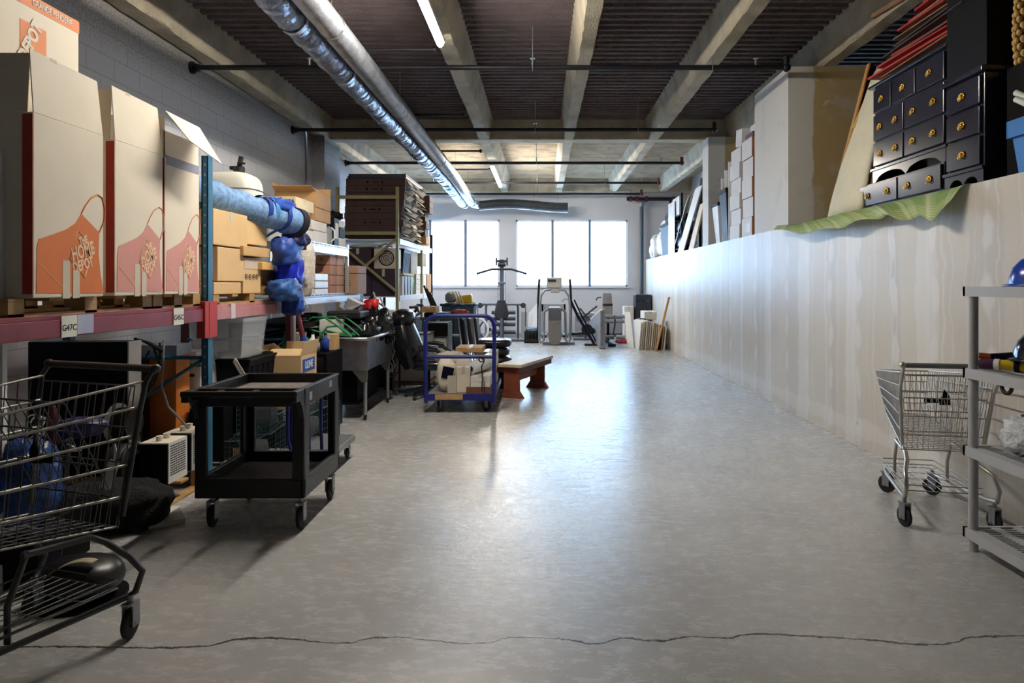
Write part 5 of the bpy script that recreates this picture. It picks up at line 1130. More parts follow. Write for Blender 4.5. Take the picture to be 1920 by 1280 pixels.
obj('clamp', MB().bx(X-.1, X+.1, Y-.03, Y+.02, 1.49, 1.55), m_gf, t, True, .01)
obj('cross_arm', MB().tube([(X-.55, Y-.02, .97), (X+.55, Y-.02, .97)], .035, 10), m_gf, t, True)
for s in (-1, 1):
    obj('arm_joint', MB().cyl((X+s*.56, Y-.1, .94), (X+s*.56, Y+.08, .94), .07, n=16), m_pad, t, True); obj('arm_cable', MB().cyl((X+s*.62, Y-.08, .4), (X+s*.62, Y-.08, .9), .01, n=6), m_black, t, True)
    obj('side_leg', MB().tube([(X+s*.4, Y+.05, .96), (X+s*.42, Y+.08, .88), (X+s*.42, Y+.1, .06)], .03, 10), m_gf, t, True)
obj('base', MB().bx(X-.6, X+.6, Y-.05, Y+.05, .0, .06).bx(X-.04, X+.04, Y-.7, Y+.3, 0, .05), m_gf, t, True, .008)
obj('backrest_pad', MB().tube([(X, Y-.2, .62), (X, Y-.2, .70), (X, Y-.2, .92), (X, Y-.2, 1.08)], [.15, .19, .15, .10], 16).xf(Matrix.Translation((0, Y-.2, 0)) @ Matrix.Diagonal((1, .3, 1, 1)) @ Matrix.Translation((0, -(Y-.2), 0))), m_pad, t, True)
obj('seat_post', MB().bx(X-.03, X+.03, Y-.24, Y-.18, .05, .65), m_gf, t, True)
for z in (.76, .60, .45, .25): obj('roller_pad', MB().cyl((X-.26, Y-.1, z), (X-.02, Y-.1, z), .05).cyl((X+.06, Y-.1, z), (X+.36, Y-.1, z), .05), m_pad, t, True)
t = thing('milk_crate', 'black plastic crate on the floor right of the gym tower', 'crate', (-.25, 17.4, 0))
cb = MB().bx(-.43, -.41, 17.25, 17.55, 0, .3).bx(-.09, -.07, 17.25, 17.55, 0, .3).bx(-.43, -.07, 17.25, 17.27, 0, .1).bx(-.43, -.07, 17.25, 17.27, .24, .3).bx(-.43, -.07, 17.53, 17.55, 0, .3).bx(-.43, -.07, 17.25, 17.55, 0, .02)
for i in range(5): cb.bx(-.41+.08*i, -.38+.08*i, 17.25, 17.27, .1, .24)
obj('crate_body', cb, m_black, t, True)
one('grey_blue_bag', lump((-.24, 17.4, .34), .14, .12, .06, .3, 4, seed=70), pm((110, 130, 156), .5, 0, .2), 'blue-grey bag lying on the black crate', 'bag')
t = thing('leaning_board', 'bright white slanting panel leaning on the far wall beside the gym tower', 'panel', (-.3, 18.9, 0))
obj('panel', MB().hexa([(-.38, 18.8, 0), (-.14, 18.8, 0), (-.14, 19.0, 0), (-.38, 19.0, 0)], [(-.36, 19.2, .68), (-.10, 19.2, .98), (-.10, 19.24, .98), (-.36, 19.24, .68)]), m_white, t, True)
one('grey_board', MB().bx(-.56, -.4, 18.9, 18.95, 0, .72, rx=-.2), m_grey, 'grey board leaning left of the bright slanting panel', 'board')
# elliptical trainer
t = thing('elliptical_trainer', 'grey-brown elliptical trainer with console in front of the right window', 'gym machine', (.33, 16.7, 0)); X, Y = .33, 16.6; m_el = pm((120, 116, 116), .4, 0, .06); m_eg = pm((134, 138, 146), .35, .4)
obj('shroud', MB().prism([(X-.16, .2), (X-.13, .06), (X-.05, 0.01), (X+.05, .01), (X+.13, .06), (X+.16, .2), (X+.16, .9), (X+.12, .93), (X-.12, .93), (X-.16, .9)], .5, 'XZ', Y), m_el, t, True, .012)
obj('shroud_top', MB().bx(X-.155, X+.155, Y-.006, Y, .62, .88), pm((84, 86, 94), .4), t, True); obj('chrome_trim', MB().bx(X-.06, X+.07, Y-.008, Y, .555, .575), m_chrome, t, True)
obj('console', MB().bx(X-.2, X+.17, Y+.1, Y+.22, 1.4, 1.66).bx(X-.1, X+.12, Y+.12, Y+.2, 1.28, 1.4), pm((168, 166, 160), .5), t, True, .02); obj('display', MB().bx(X-.17, X+.03, Y+.09, Y+.1, 1.55, 1.61), m_ink, t, True)
for s in (-1, 1):
    obj('side_tube', MB().tube([(X+s*.06, Y+.15, 1.36), (X+s*.25, Y+.12, 1.34), (X+s*.34, Y+.1, 1.2), (X+s*.37, Y+.05, .9), (X+s*.38, Y+.1, .15), (X+s*.34, Y+.12, .05), (X+s*.27, Y+.12, .12), (X+s*.26, Y+.1, .8), (X+s*.15, Y+.0, .92)], .028, 10), m_eg, t, True)
    obj('swing_handle', MB().tube([(X+s*.40, Y+.5, .3), (X+s*.41, Y+.4, 1.1), (X+s*.40-.02*s, Y+.35, 1.62)], .03, 8), m_black, t, True)
    obj('pedal_arm', MB().bx(X+s*.26-.06, X+s*.26+.06, Y+.2, Y+1.2, .18, .24), m_pad, t, True)
obj('base', MB().bx(X-.3, X+.5, Y+.25, Y+.33, 0, .06).bx(X-.05, X+.05, Y+.3, Y+1.5, 0, .06), m_eg, t, True)
one('rowing_rack', MB().bx(0.0, .66, 18.6, 18.66, .75, .95).bx(0, .05, 18.6, 18.66, 0, .95).bx(.61, .66, 18.6, 18.66, 0, .95), m_grey, 'grey framed rack standing behind the elliptical trainer', 'frame')
# black folded stepper leaning
t = thing('ski_machine', 'black folded exercise rail leaning beside the elliptical trainer', 'gym machine', (.9, 16.8, 0))
obj('rail', MB().tube([(.72, 17.0, 1.1), (.9, 16.8, .7), (1.28, 16.6, .05)], .035, 8).tube([(.82, 17.0, 1.1), (1.0, 16.8, .7), (1.36, 16.6, .05)], .02, 6), m_navy, t, True)
obj('crank_arm', MB().tube([(1.0, 16.9, .65), (1.38, 16.9, .95)], .025, 6).tube([(.95, 16.9, .9), (1.2, 16.8, .6)], .02, 6), m_pad, t, True)
obj('flywheel', MB().cyl((1.12, 16.72, .38), (1.12, 16.80, .38), .14, n=20).sph((1.25, 16.8, .34), .08), m_black, t, True); obj('floor_bar', MB().bx(1.05, 1.55, 16.55, 16.62, 0, .05).tube([(.7, 17.0, .25), (1.2, 16.8, .3)], .04, 8), m_black, t, True)
obj('cable', MB().tube([(.72, 17.0, 1.08), (.6, 17.0, 1.13), (.5, 17.0, 1.06)], .008, 5), m_black, t, True)
t = thing('stationary_seat', 'low grey exercise seat and post beyond the folded rail', 'gym machine', (1.1, 18.2, 0))
obj('seat', MB().bx(.95, 1.45, 18.1, 18.4, .68, .74, ry=.05), m_grey, t, True, .02); obj('post', MB().bx(1.15, 1.2, 18.2, 18.25, 0, .69), m_gf, t, True); obj('foot', MB().bx(.85, 1.5, 18.15, 18.25, 0, .05), m_gf, t, True)
# slanted folding table
t = thing('folded_treadmill', 'grey slab with a sloping cream-edged top standing on edge near the weight bench', 'treadmill', (1.38, 16.8, 0))
obj('deck', MB().hexa([(1.36, 15.75, .03), (1.42, 15.75, .03), (1.34, 18.4, .03), (1.28, 18.4, .03)], [(1.36, 15.75, .88), (1.42, 15.75, .88), (1.34, 18.4, .5), (1.28, 18.4, .5)]), pm((128, 130, 136), .6), t, True, .004)
obj('top_edge', MB().tube([(1.39, 15.74, .9), (1.31, 18.4, .52)], .03, 6), m_yellow if 0 else m_cream, t, True); obj('front_post', MB().bx(1.42, 1.47, 15.72, 15.8, 0.06, .92).cyl((1.34, 15.74, .04), (1.48, 15.74, .04), .04), m_steel, t, True)
# weight bench
t = thing('weight_bench', 'grey weight bench with upright pad and foam rollers left of the stacked boards', 'gym machine', (1.85, 17.3, 0)); X, Y = 1.68, 17.2
obj('back_pad', MB().hexa([(X-.14, Y, .72), (X+.12, Y, .72), (X+.12, Y+.06, .72), (X-.14, Y+.06, .72)], [(X-.12, Y+.1, 1.27), (X+.1, Y+.1, 1.27), (X+.1, Y+.16, 1.27), (X-.12, Y+.16, 1.27)]), pm((124, 122, 124), .5), t, True, .02); obj('strap', MB().bx(X-.13, X+.12, Y+.03, Y+.06, .95, 1.0), m_black, t, True)
for a, z in ((0, .68), (-.05, .56), (-.03, .16)): obj('foam_roller', MB().cyl((X-.12, Y, z), (X+.14, Y, z), .05).cyl((X+.2, Y, z), (X+.46+a, Y, z), .05), m_grey, t, True)
obj('post', MB().bx(X-.02, X+.04, Y+.05, Y+.12, 0, .75).bx(X-.08, X+.1, Y-.9, Y-.82, 0, .06).tube([(X-.05, Y+.5, .06), (X+.02, Y-.85, .04)], .035, 8), m_navy, t, True); obj('post', MB().tube([(X+.12, Y+.05, .1), (X+.2, Y+.05, .6)], .025, 8), m_gf, t, True)
obj('hook_handle', MB().torus((X-.2, Y+.06, 1.06), .1, .016, 'Y', 10, 6, 1.2, 2.9), m_black, t, True)
one('red_rag', lump((2.05, 17.3, .05), .17, .12, .05, .3, 4, seed=80), pm((190, 40, 56), .7, 0, .3), 'red rag on the floor by the weight bench', 'cloth')
# board stack, fridge
one('white_plank', MB().hexa([(2.0, 15.9, 0), (2.16, 15.9, 0), (2.16, 16.0, 0), (2.02, 16.0, 0)], [(2.04, 16.7, .80), (2.17, 16.7, .82), (2.17, 16.75, .82), (2.04, 16.75, .80)]), m_white, 'bright white plank leaning on the left of the board stack', 'plank')
cols = [m_cardw, m_cream, pm((206, 186, 150), .6), m_cardw, pm((196, 176, 146), .6), m_white, m_cream, pm((196, 176, 146), .6), pm((216, 200, 170), .6), m_white, m_navy, pm((190, 160, 120), .6), m_cream]
posn = ['leftmost', 'second from left', 'third from left', 'fourth from left', 'fifth from left', 'sixth from left', 'middle one', 'sixth from right', 'fifth from right', 'fourth from right', 'third from right', 'second from right', 'rightmost']
for i, mt in enumerate(cols):
    x = 2.20+.045*i+(.02 if i > 9 else 0); h_ = .66-.012*abs(i-3)-(.02 if i > 9 else 0)
    b = MB().hexa([(x, 15.45+.02*(i % 3), 0), (x+.026, 15.45+.02*(i % 3), 0), (x+.026-.02, 16.7, 0), (x-.02, 16.7, 0)], [(x+.06, 15.47+.02*(i % 3), h_), (x+.086, 15.47+.02*(i % 3), h_), (x+.066, 16.7, h_), (x+.04, 16.7, h_)])
    one('board', b, mt, 'board standing on edge in the row against the right wall, %s' % posn[i], 'board', 'boards on edge against the right wall')
carton('white carton with a cable lying on top of the board row', 2.38, 2.66, 15.75, 16.4, .675, .86, m_cardw)
one('short_cable', MB().tube([(2.28, 15.8, .69), (2.34, 15.7, .70), (2.40, 15.66, .68)], .014, 6), m_black, 'short black cable end on the left of the board row', 'cable')
t = thing('mini_fridge', 'tall black fridge standing in the far right corner', 'fridge', (2.70, 18.3, 0))
obj('body', MB().bx(2.49, 2.9, 18.02, 18.5, 0, 1.22), m_black, t, True, .015); obj('freezer_door', MB().bx(2.49, 2.9, 17.98, 18.015, 1.06, 1.215), pm((30, 34, 48), .3), t, True, .01); obj('door', MB().bx(2.49, 2.9, 17.98, 18.015, .02, 1.05), pm((28, 30, 42), .3), t, True, .01)
obj('handle', MB().bx(2.76, 2.85, 17.97, 17.98, 1.045, 1.058), m_chrome, t, True)
one('wooden_pole', MB().cyl((2.55, 15.2, 0), (2.88, 15.4, 1.2), .026, n=10), pm((190, 140, 84), .6, 0, .15), 'wooden pole leaning against the right wall before the boards', 'pole')
carton('white carton on the floor beside the fridge', 2.2, 2.45, 18.1, 18.5, 0, .9, m_cardw)
# ================================================================ ledge, far bay
ZL = 2.18
t = thing('waste_bin', 'dark ribbed bin on the far ledge behind the white bags', 'bin', (3.2, 16.5, ZL))
obj('bin_body', MB().hexa([(3.0, 16.1, ZL), (3.3, 16.1, ZL), (3.3, 16.9, ZL), (3.0, 16.9, ZL)], [(2.97, 16.0, 2.9), (3.4, 16.0, 2.9), (3.4, 17.0, 2.9), (2.97, 17.0, 2.9)]), m_navy, t, True, .01); obj('rim', MB().bx(2.95, 3.42, 15.98, 17.02, 2.88, 2.95), m_dark, t, True, .01)
one('white_bag', lump((3.12, 17.3, ZL+.32), .16, .36, .31, .25, 3, seed=90), pm((226, 226, 228), .4, 0, .1), 'bulging white plastic bag on the far ledge, nearer one', 'bag')
one('white_bag', lump((3.10, 18.3, ZL+.3), .16, .40, .29, .3, 3, seed=91), pm((220, 222, 226), .4, 0, .1), 'bulging white plastic bag on the far ledge at the corner', 'bag')
one('garment_bag', lump((3.52, 17.9, ZL+.62), .24, .5, .61, .12, 2, pw=.5, seed=92), pm((44, 52, 74), .5, 0, .2), 'tall dark blue bag standing behind the white bags', 'bag')
one('white_fabric_roll', MB().tube([(3.05, 17.2, 2.98), (3.4, 17.3, 2.82)], [.13, .1], 14), m_white, 'white fabric roll lying above the dark bin', 'roll')
t = thing('plastic_shelving', 'shelving unit wrapped in clear film on the far ledge', 'shelf', (3.2, 15.3, ZL))
for x in (2.99, 3.38):
    for y in (14.6, 15.9): obj('post', MB().bx(x, x+.04, y, y+.04, ZL, 3.45), m_dark, t, True)
for z in (2.25, 2.6, 2.98): obj('shelf', MB().bx(2.99, 3.42, 14.6, 15.94, z, z+.03), m_dark, t, True)
obj('film_wrap', MB().bx(2.965, 2.975, 15.2, 15.95, ZL, 3.35), pm((214, 220, 230), .25, 0, .2, 6, .5, 12), t, True)
one('bedding_bag', lump((3.2, 15.2, 2.76), .18, .5, .13, .1, 3, pw=.5, seed=93), pm((46, 58, 84), .35, 0, .35, 12), 'dark blue bedding bag on the wrapped shelving, upper', 'bag')
one('bedding_bag', lump((3.2, 15.2, 2.42), .18, .5, .13, .1, 3, pw=.5, seed=94), pm((36, 44, 66), .35, 0, .35, 12), 'dark blue bedding bag on the wrapped shelving, lower', 'bag')
carton('pale translucent bin on top of the wrapped shelving', 3.0, 3.3, 14.85, 15.6, 3.015, 3.42, pm((206, 210, 216), .4))
t = thing('wire_grid', 'chrome wire shelf panel leaning on the far ledge', 'shelf', (3.1, 14.4, ZL))
P = lambda u, v: Vector((2.98+.1*u, 15.5-1.5*v-.1*u, ZL+1.0*v+.25*u))
wb = MB()
for i in range(6): wb.tube([P(i/5, 0), P(i/5, 1)], .009, 6)
for i in range(12): wb.tube([P(0, i/11), P(1, i/11)], .006, 5)
obj('wire_panel', wb, m_chrome, t, True)
one('curled_wire', MB().torus((3.05, 15.0, 2.75), .35, .006, 'X', 20, 5, .4, 2.6), m_steel, 'thin springy wire loop above the leaning shelf panel', 'wire')
one('leaning_board', MB().hexa([(2.97, 14.3, ZL), (2.99, 14.3, ZL), (2.99, 14.9, ZL), (2.97, 14.9, ZL)], [(3.0, 12.75, 3.35), (3.02, 12.75, 3.35), (3.02, 13.3, 3.35), (3.0, 13.3, 3.35)]), m_white, 'large white board leaning towards the far pier', 'board')
one('leaning_board', MB().hexa([(3.0, 13.5, ZL), (3.03, 13.5, ZL), (3.03, 13.95, ZL), (3.0, 13.95, ZL)], [(3.0, 12.6, 3.0), (3.03, 12.6, 3.0), (3.03, 12.9, 3.0), (3.0, 12.9, 3.0)]), pm((214, 190, 156), .6), 'narrow tan board leaning towards the far pier', 'board')
one('leaning_board', MB().hexa([(3.1, 14.0, ZL), (3.14, 14.0, ZL), (3.14, 14.3, ZL), (3.1, 14.3, ZL)], [(3.1, 12.7, 3.55), (3.14, 12.7, 3.55), (3.14, 13.3, 3.55), (3.1, 13.3, 3.55)]), m_dark, 'black panel leaning behind the white board', 'panel')
# ================================================================ ledge, middle bay
t = thing('trash_can', 'white-sided bin with dark rim next to the far pier', 'bin', (3.15, 11.7, ZL))
obj('bin_body', MB().hexa([(3.02, 11.55, ZL), (3.25, 11.55, ZL), (3.25, 11.8, ZL), (3.02, 11.8, ZL)], [(2.97, 11.5, 2.84), (3.3, 11.5, 2.84), (3.3, 11.9, 2.84), (2.97, 11.9, 2.84)]), m_white, t, True, .01); obj('rim', MB().bx(2.96, 3.32, 11.48, 11.92, 2.82, 2.88), m_navy, t, True, .01)
t = thing('trash_can', 'taller dark blue bin between the white bin and the cartons', 'bin', (3.15, 11.2, ZL))
obj('bin_body', MB().hexa([(3.02, 11.05, ZL), (3.25, 11.05, ZL), (3.25, 11.35, ZL), (3.02, 11.35, ZL)], [(2.97, 10.98, 3.0), (3.3, 10.98, 3.0), (3.3, 11.42, 3.0), (2.97, 11.42, 3.0)]), m_navy, t, True, .01); obj('rim', MB().bx(2.96, 3.32, 10.97, 11.43, 2.98, 3.05), m_dark, t, True, .01)
for i in range(5): one('paper_roll', MB().cyl((3.05+.03*(i % 2), 11.38-.09*i, ZL+.02), (3.02+.03*(i % 2), 11.36-.11*i, 3.25+.05*i), .032, n=12), m_white, 'white tube standing in the dark blue bin, %s' % ('leftmost', 'second from left', 'middle', 'second from right', 'rightmost')[i], 'tube', 'white tubes in the dark bin')
g = 'white-faced cartons stacked on the ledge'; nm = ['bottom', 'second', 'third', 'fourth', 'fifth', 'sixth']
m_wc = pm((222, 220, 220), .6, 0, .03); m_bc = pm((146, 90, 54), .7, 0, .08)
for i in range(6):
    carton('white carton, %s up in the farther ledge column' % nm[i], 3.0+.02*(i % 2), 3.4, 10.34, 10.86, ZL+.002+.235*i, ZL+.235+.235*i, m_wc, group=g, tape=None)
for i in range(5):
    t = thing('cardboard_box', 'white-fronted brown carton, %s up in the nearer ledge column' % nm[i], 'box', (3.2, 9.95, ZL+.002+.285*i), group=g)
    z0 = ZL+.002+.285*i; dx = .015*(i % 2)
    obj('body', MB().bx(3.0+dx, 3.42+dx, 9.72, 10.2, z0, z0+.282), m_bc, t, True, .005); obj('front_print', MB().bx(2.997+dx, 3.0+dx, 9.722, 10.198, z0+.002, z0+.28), m_wc, t, True)
    if i == 0: obj('label_patch', MB().bx(2.995, 2.997, 9.8, 9.98, z0+.06, z0+.2), m_white, t, True)
t = carton('tilted white carton on top of the farther ledge column', 3.02, 3.34, 10.3, 10.62, 3.60, 3.86, m_wc, tape=None); t.rotation_euler = (.12, 0, 0)
carton('small dark brown carton on top of the nearer ledge column', 3.02, 3.4, 9.75, 10.1, 3.608, 3.69, pm((90, 46, 34), .6))
carton('small white patterned carton on top of the dark brown one', 3.06, 3.4, 9.76, 10.0, 3.695, 3.80, m_wc)
# ================================================================ leaning quilted board and frame
m_quilt = pm((214, 208, 184), .75, 0, .06, 4, .8, 28)
t = thing('padded_board', 'beige quilted headboard leaning beside the dresser', 'board', (3.2, 6.75, ZL))
obj('padding', MB().grid(lambda u, v: (2.97+.42*v**1.2, 7.02-.72*u+.12*v, ZL+.004+1.48*v-.30*(max(0, .5-u)*2)**2*v), 10, 14), m_quilt, t, True, solid=.05)
t = thing('leaning_board', 'tall thin wooden panel leaning behind the quilted headboard', 'panel', (3.3, 7.3, ZL))
obj('panel', MB().hexa([(2.99, 7.12, ZL), (3.02, 7.12, ZL), (3.1, 7.2, ZL), (3.06, 7.2, ZL)], [(3.40, 7.1, 3.78), (3.43, 7.1, 3.78), (3.6, 7.2, 3.78), (3.55, 7.2, 3.78)]), pm((96, 60, 34), .6), t, True)
obj('edge_strip', MB().hexa([(2.975, 7.06, ZL), (2.99, 7.06, ZL), (2.99, 7.12, ZL), (2.975, 7.12, ZL)], [(3.385, 7.04, 3.78), (3.40, 7.04, 3.78), (3.40, 7.1, 3.78), (3.385, 7.1, 3.78)]), pm((190, 140, 80), .6), t, True)
one('folded_cardboard', MB().hexa([(3.2, 6.98, 3.1), (3.24, 6.98, 3.1), (3.24, 7.05, 3.1), (3.2, 7.05, 3.1)], [(3.42, 6.9, 3.66), (3.46, 6.9, 3.66), (3.46, 6.98, 3.66), (3.42, 6.98, 3.66)]), pm((190, 160, 90), .6), 'yellowish cardboard strip wedged against the headboard top', 'strip')
# ================================================================ dressers
m_dr = pm((38, 38, 52), .18, 0, .35, 5); m_brass = pm((206, 160, 60), .25, .9, .3, 30)
def pull(parent, x, y, z):
    b = MB()
    for k in range(8): a = k*math.pi/4; b.sph((x-.006, y+.026*math.cos(a), z+.017*math.sin(a)), .006, .011, .010, 8, 5)
    b.sph((x-.012, y, z), .010, .018, .012, 10, 6).torus((x-.018, y, z-.012), .02, .004, 'X', 12, 5, math.pi, 2*math.pi)
    obj('pull', b, m_brass, parent, True)
def drawer(t, xf, y0, y1, z0, z1, n):
    d = obj('drawer', MB().bx(xf-.014, xf+.3, y0, y1, z0, z1), m_dr, t, True, .006)
    off = Matrix.Translation(-t.location)
    for k in range(n):
        y = (y0+y1)/2 if n == 1 else y0+(y1-y0)*(.24 if k == 0 else .76)
        b = MB()
        for q in range(8): a = q*math.pi/4; b.sph((xf-.020, y+.028*math.cos(a), (z0+z1)/2+.018*math.sin(a)), .006, .012, .010, 8, 5)
        b.sph((xf-.026, y, (z0+z1)/2), .010, .018, .012, 10, 6).torus((xf-.032, y, (z0+z1)/2-.012), .02, .004, 'X', 12, 5, math.pi, 2*math.pi)
        o = obj('pull', b, m_brass, d); o.matrix_basis = off
def scallop(y0, y1, z0, z1):
    n = 16; top = [(y0, z1), (y0, z0), (y0+.05, z0)]; w_ = y1-y0-.1
    for i in range(n+1):
        u = i/n; top.append((y0+.05+w_*u, z0+(z1-z0)*.62*(abs(math.sin(math.pi*2*u))**.5 if .02 < u < .98 else 0)*(1 if abs(u-.5) > .04 else .55)))
    return top+[(y1-.05, z0), (y1, z0), (y1, z1)]
t = thing('drawer_plinth', 'low two-drawer chest base under the wide black dresser', 'drawers', (3.25, 5.75, ZL+.012))
obj('case', MB().bx(3.0, 3.45, 5.08, 6.40, ZL+.012, 2.41), m_dr, t, True, .004)
drawer(t, 2.99, 5.72, 6.385, ZL+.03, 2.395, 2); drawer(t, 2.99, 5.09, 5.70, ZL+.03, 2.395, 2)
t = thing('dresser', 'wide glossy black dresser with brass pulls on the ledge', 'dresser', (3.3, 5.7, 2.412))
obj('case', MB().bx(3.04, 3.5, 5.10, 6.22, 2.54, 3.27), m_dr, t, True, .004); obj('top', MB().bx(3.0, 3.52, 5.06, 6.26, 3.27, 3.30), m_dr, t, True, .006); obj('moulding', MB().bx(3.01, 3.5, 5.08, 6.25, 2.52, 2.545), m_dr, t, True, .004)
obj('apron', MB().prism(scallop(5.10, 6.22, 2.415, 2.53), .025, 'YZ', 3.02), m_dr, t, True); obj('side_foot', MB().bx(3.04, 3.5, 6.19, 6.22, 2.415, 2.54), m_dr, t, True); obj('side_foot', MB().bx(3.04, 3.5, 5.1, 5.13, 2.415, 2.54), m_dr, t, True)
for y0, y1, z0, z1, n_ in ((5.70, 6.205, 2.56, 2.77, 2), (5.12, 5.68, 2.56, 2.77, 2), (5.70, 6.205, 2.79, 3.02, 2), (5.12, 5.68, 2.79, 3.02, 2), (5.90, 6.205, 3.04, 3.25, 1), (5.52, 5.88, 3.04, 3.25, 1), (5.12, 5.50, 3.04, 3.25, 1)): drawer(t, 3.03, y0, y1, z0, z1, n_)
t = thing('nightstand', 'narrow black three-drawer chest right of the wide dresser', 'nightstand', (3.25, 4.8, ZL+.001))
obj('case', MB().bx(3.0, 3.42, 4.62, 5.04, 2.30, 2.94), m_dr, t, True, .004); obj('top', MB().bx(2.96, 3.44, 4.59, 5.07, 2.94, 2.975), m_dr, t, True, .005); obj('moulding', MB().bx(2.97, 3.43, 4.6, 5.06, 2.28, 2.305), m_dr, t, True, .004)
obj('apron', MB().prism(scallop(4.61, 5.05, ZL+.002, 2.285), .025, 'YZ', 2.985), m_dr, t, True); obj('side_foot', MB().bx(3.0, 3.42, 4.61, 4.635, ZL+.002, 2.29), m_dr, t, True); obj('side_foot', MB().bx(3.0, 3.42, 5.02, 5.045, ZL+.002, 2.29), m_dr, t, True)
for z0, z1 in ((2.315, 2.51), (2.53, 2.71), (2.73, 2.92)): drawer(t, 2.99, 4.64, 5.02, z0, z1, 1)
carton('black box stacked on the narrow chest', 3.0, 3.5, 4.6, 5.05, 2.98, 3.7, m_dark, tape=None)
# slats and picture frames piled on the dresser
cs = [pm((150, 30, 26), .5), pm((150, 116, 76), .6), pm((90, 54, 32), .6), pm((166, 36, 32), .45), pm((120, 84, 54), .6), pm((44, 30, 24), .6), pm((176, 156, 120), .6)]
nn = ['lowest', 'second', 'third', 'fourth', 'fifth', 'sixth', 'seventh', 'eighth', 'ninth', 'tenth', 'eleventh', 'twelfth', 'thirteenth', 'fourteenth', 'fifteenth', 'sixteenth', 'seventeenth', 'eighteenth', 'nineteenth', 'twentieth', 'twenty-first', 'twenty-second', 'twenty-third', 'twenty-fourth', 'twenty-fifth', 'twenty-sixth', 'twenty-seventh', 'topmost']
cn = ['red', 'tan', 'brown', 'bright red', 'light brown', 'dark brown', 'cream']
for i in range(28):
    z = 3.303+.0198*i; rz = .035*math.sin(i*2.3); x = 3.03+.045*math.sin(i*1.7)+.002*i
    b = MB().bx(x, x+.5, 4.9+.1*math.sin(i), 6.25-.03*i+.1*math.cos(i*1.9), z, z+.011+.006*(i % 2), rz=rz)
    one('picture_frame', b, cs[(i*i+i//3) % 7], 'flat %s frame in the pile on the dresser, %s from below' % (cn[(i*i+i//3) % 7], nn[i]), 'frame', 'flat frames piled on the dresser')
one('wooden_stick', MB().bx(2.99, 3.03, 4.9, 6.2, 3.84, 3.88, rx=.10), cs[4], 'light brown slat jutting from the top of the frame pile', 'slat')
# wicker, black box, blue tote
m_wick = pm((196, 160, 96), .5, 0, .4, 40)
carton('tall black box behind the blue tote on the ledge', 3.1, 3.6, 4.12, 4.55, ZL+.002, 2.93, m_dark, tape=None)
def wicker(label, x, y):
    t = thing('wicker_column', label, 'basket', (x, y, 2.935), group='woven wicker columns'); b = MB()
    for k in range(16):
        z = .012+.045*k; n = 9; off = (k % 2)*math.pi/n
        for i in range(n):
            a = 2*math.pi*i/n+off; R0 = .052+.012*math.sin(k*.35)
            b.sph((R0*math.cos(a), R0*math.sin(a), z+.012), .017, .017, .024, 7, 5)
    obj('weave', b, m_wick, t); obj('core', MB().cyl((0, 0, 0), (0, 0, .73), .042, n=12), pm((90, 66, 34), .7), t); return t
wicker('woven golden wicker column on the tall black box, left one', 3.18, 4.48); wicker('woven golden wicker column on the tall black box, right one', 3.18, 4.28)
m_bt2 = pm((40, 116, 190), .35, 0, .08)
t = tote('bright blue plastic tote of white pipes at the right end of the ledge', 2.97, 3.42, 3.72, 4.34, ZL+.002, 2.53, m_bt2)
obj('collar', MB().bx(2.962, 2.975, 3.72, 4.345, 2.42, 2.53).bx(2.962, 3.42, 4.335, 4.35, 2.42, 2.53), m_bt2, t, True, .003)
for i, (dy, dz) in enumerate(((0, 0), (.06, .05), (-.03, .12), (-.08, .17), (-.13, .2))):
    one('white_pipe', MB().cyl((3.12+.03*i, 3.95+dy-.03*i, 2.40+dz), (3.06+.02*i, 4.40+dy-.03*i, 2.69+dz), .02, n=12), pm((214, 220, 212), .35), 'white plastic pipe sticking out of the blue tote, %s' % ('lowest', 'second', 'third', 'fourth', 'highest')[i], 'pipe', 'white pipes in the blue tote')
# ================================================================ green tablecloth over the ledge
from mathutils import noise as NZ
m_cl = bpy.data.materials.new('green_striped_cloth'); n, L, b = nodes(m_cl)
tc = n.new('ShaderNodeTexCoord').outputs['UV']; sp_ = n.new('ShaderNodeSeparateXYZ'); L.new(tc, sp_.inputs[0])
s1 = mth(n, L, 'SINE', mth(n, L, 'MULTIPLY', sp_.outputs[0], 46)); s2 = noise(n, L, None, 18, 3, .6, '1D', sp_.outputs[0])
col = mix(n, L, smooth(n, L, s2, .45, .6), (120, 150, 84), (150, 170, 116)); col = mix(n, L, smooth(n, L, s1, .8, .95, 0, .5), col, (196, 200, 160))
hem = mth(n, L, 'MULTIPLY', smooth(n, L, sp_.outputs[1], .72, .75), smooth(n, L, mth(n, L, 'SINE', mth(n, L, 'MULTIPLY', sp_.outputs[1], 130)), .2, .5))
col = mix(n, L, mth(n, L, 'MULTIPLY', hem, .6), col, (204, 200, 158)); L.new(col, b.inputs['Base Color']); b.inputs['Roughness'].default_value = .7
t = thing('tablecloth', 'striped sage green tablecloth draped over the ledge under the dressers', 'tablecloth', (2.95, 6.3, ZL))
edge = [(1447, 431, 8.15), (1500, 437, 7.3), (1540, 432, 6.75), (1585, 424, 6.2), (1625, 412, 5.85), (1660, 404, 5.5), (1690, 410, 5.25), (1720, 408, 5.05), (1756, 411, 4.78), (1775, 380, 4.72)]
E = [W(*e) for e in edge]
top = [Vector((2.94, 8.35-3.70*i/9, ZL+.004)) for i in range(10)]
NU, NV = 54, 10; vs = []; uv = []
def cat(P, u):
    f = u*(len(P)-1); i = min(int(f), len(P)-2); return P[i].lerp(P[i+1], f-i)
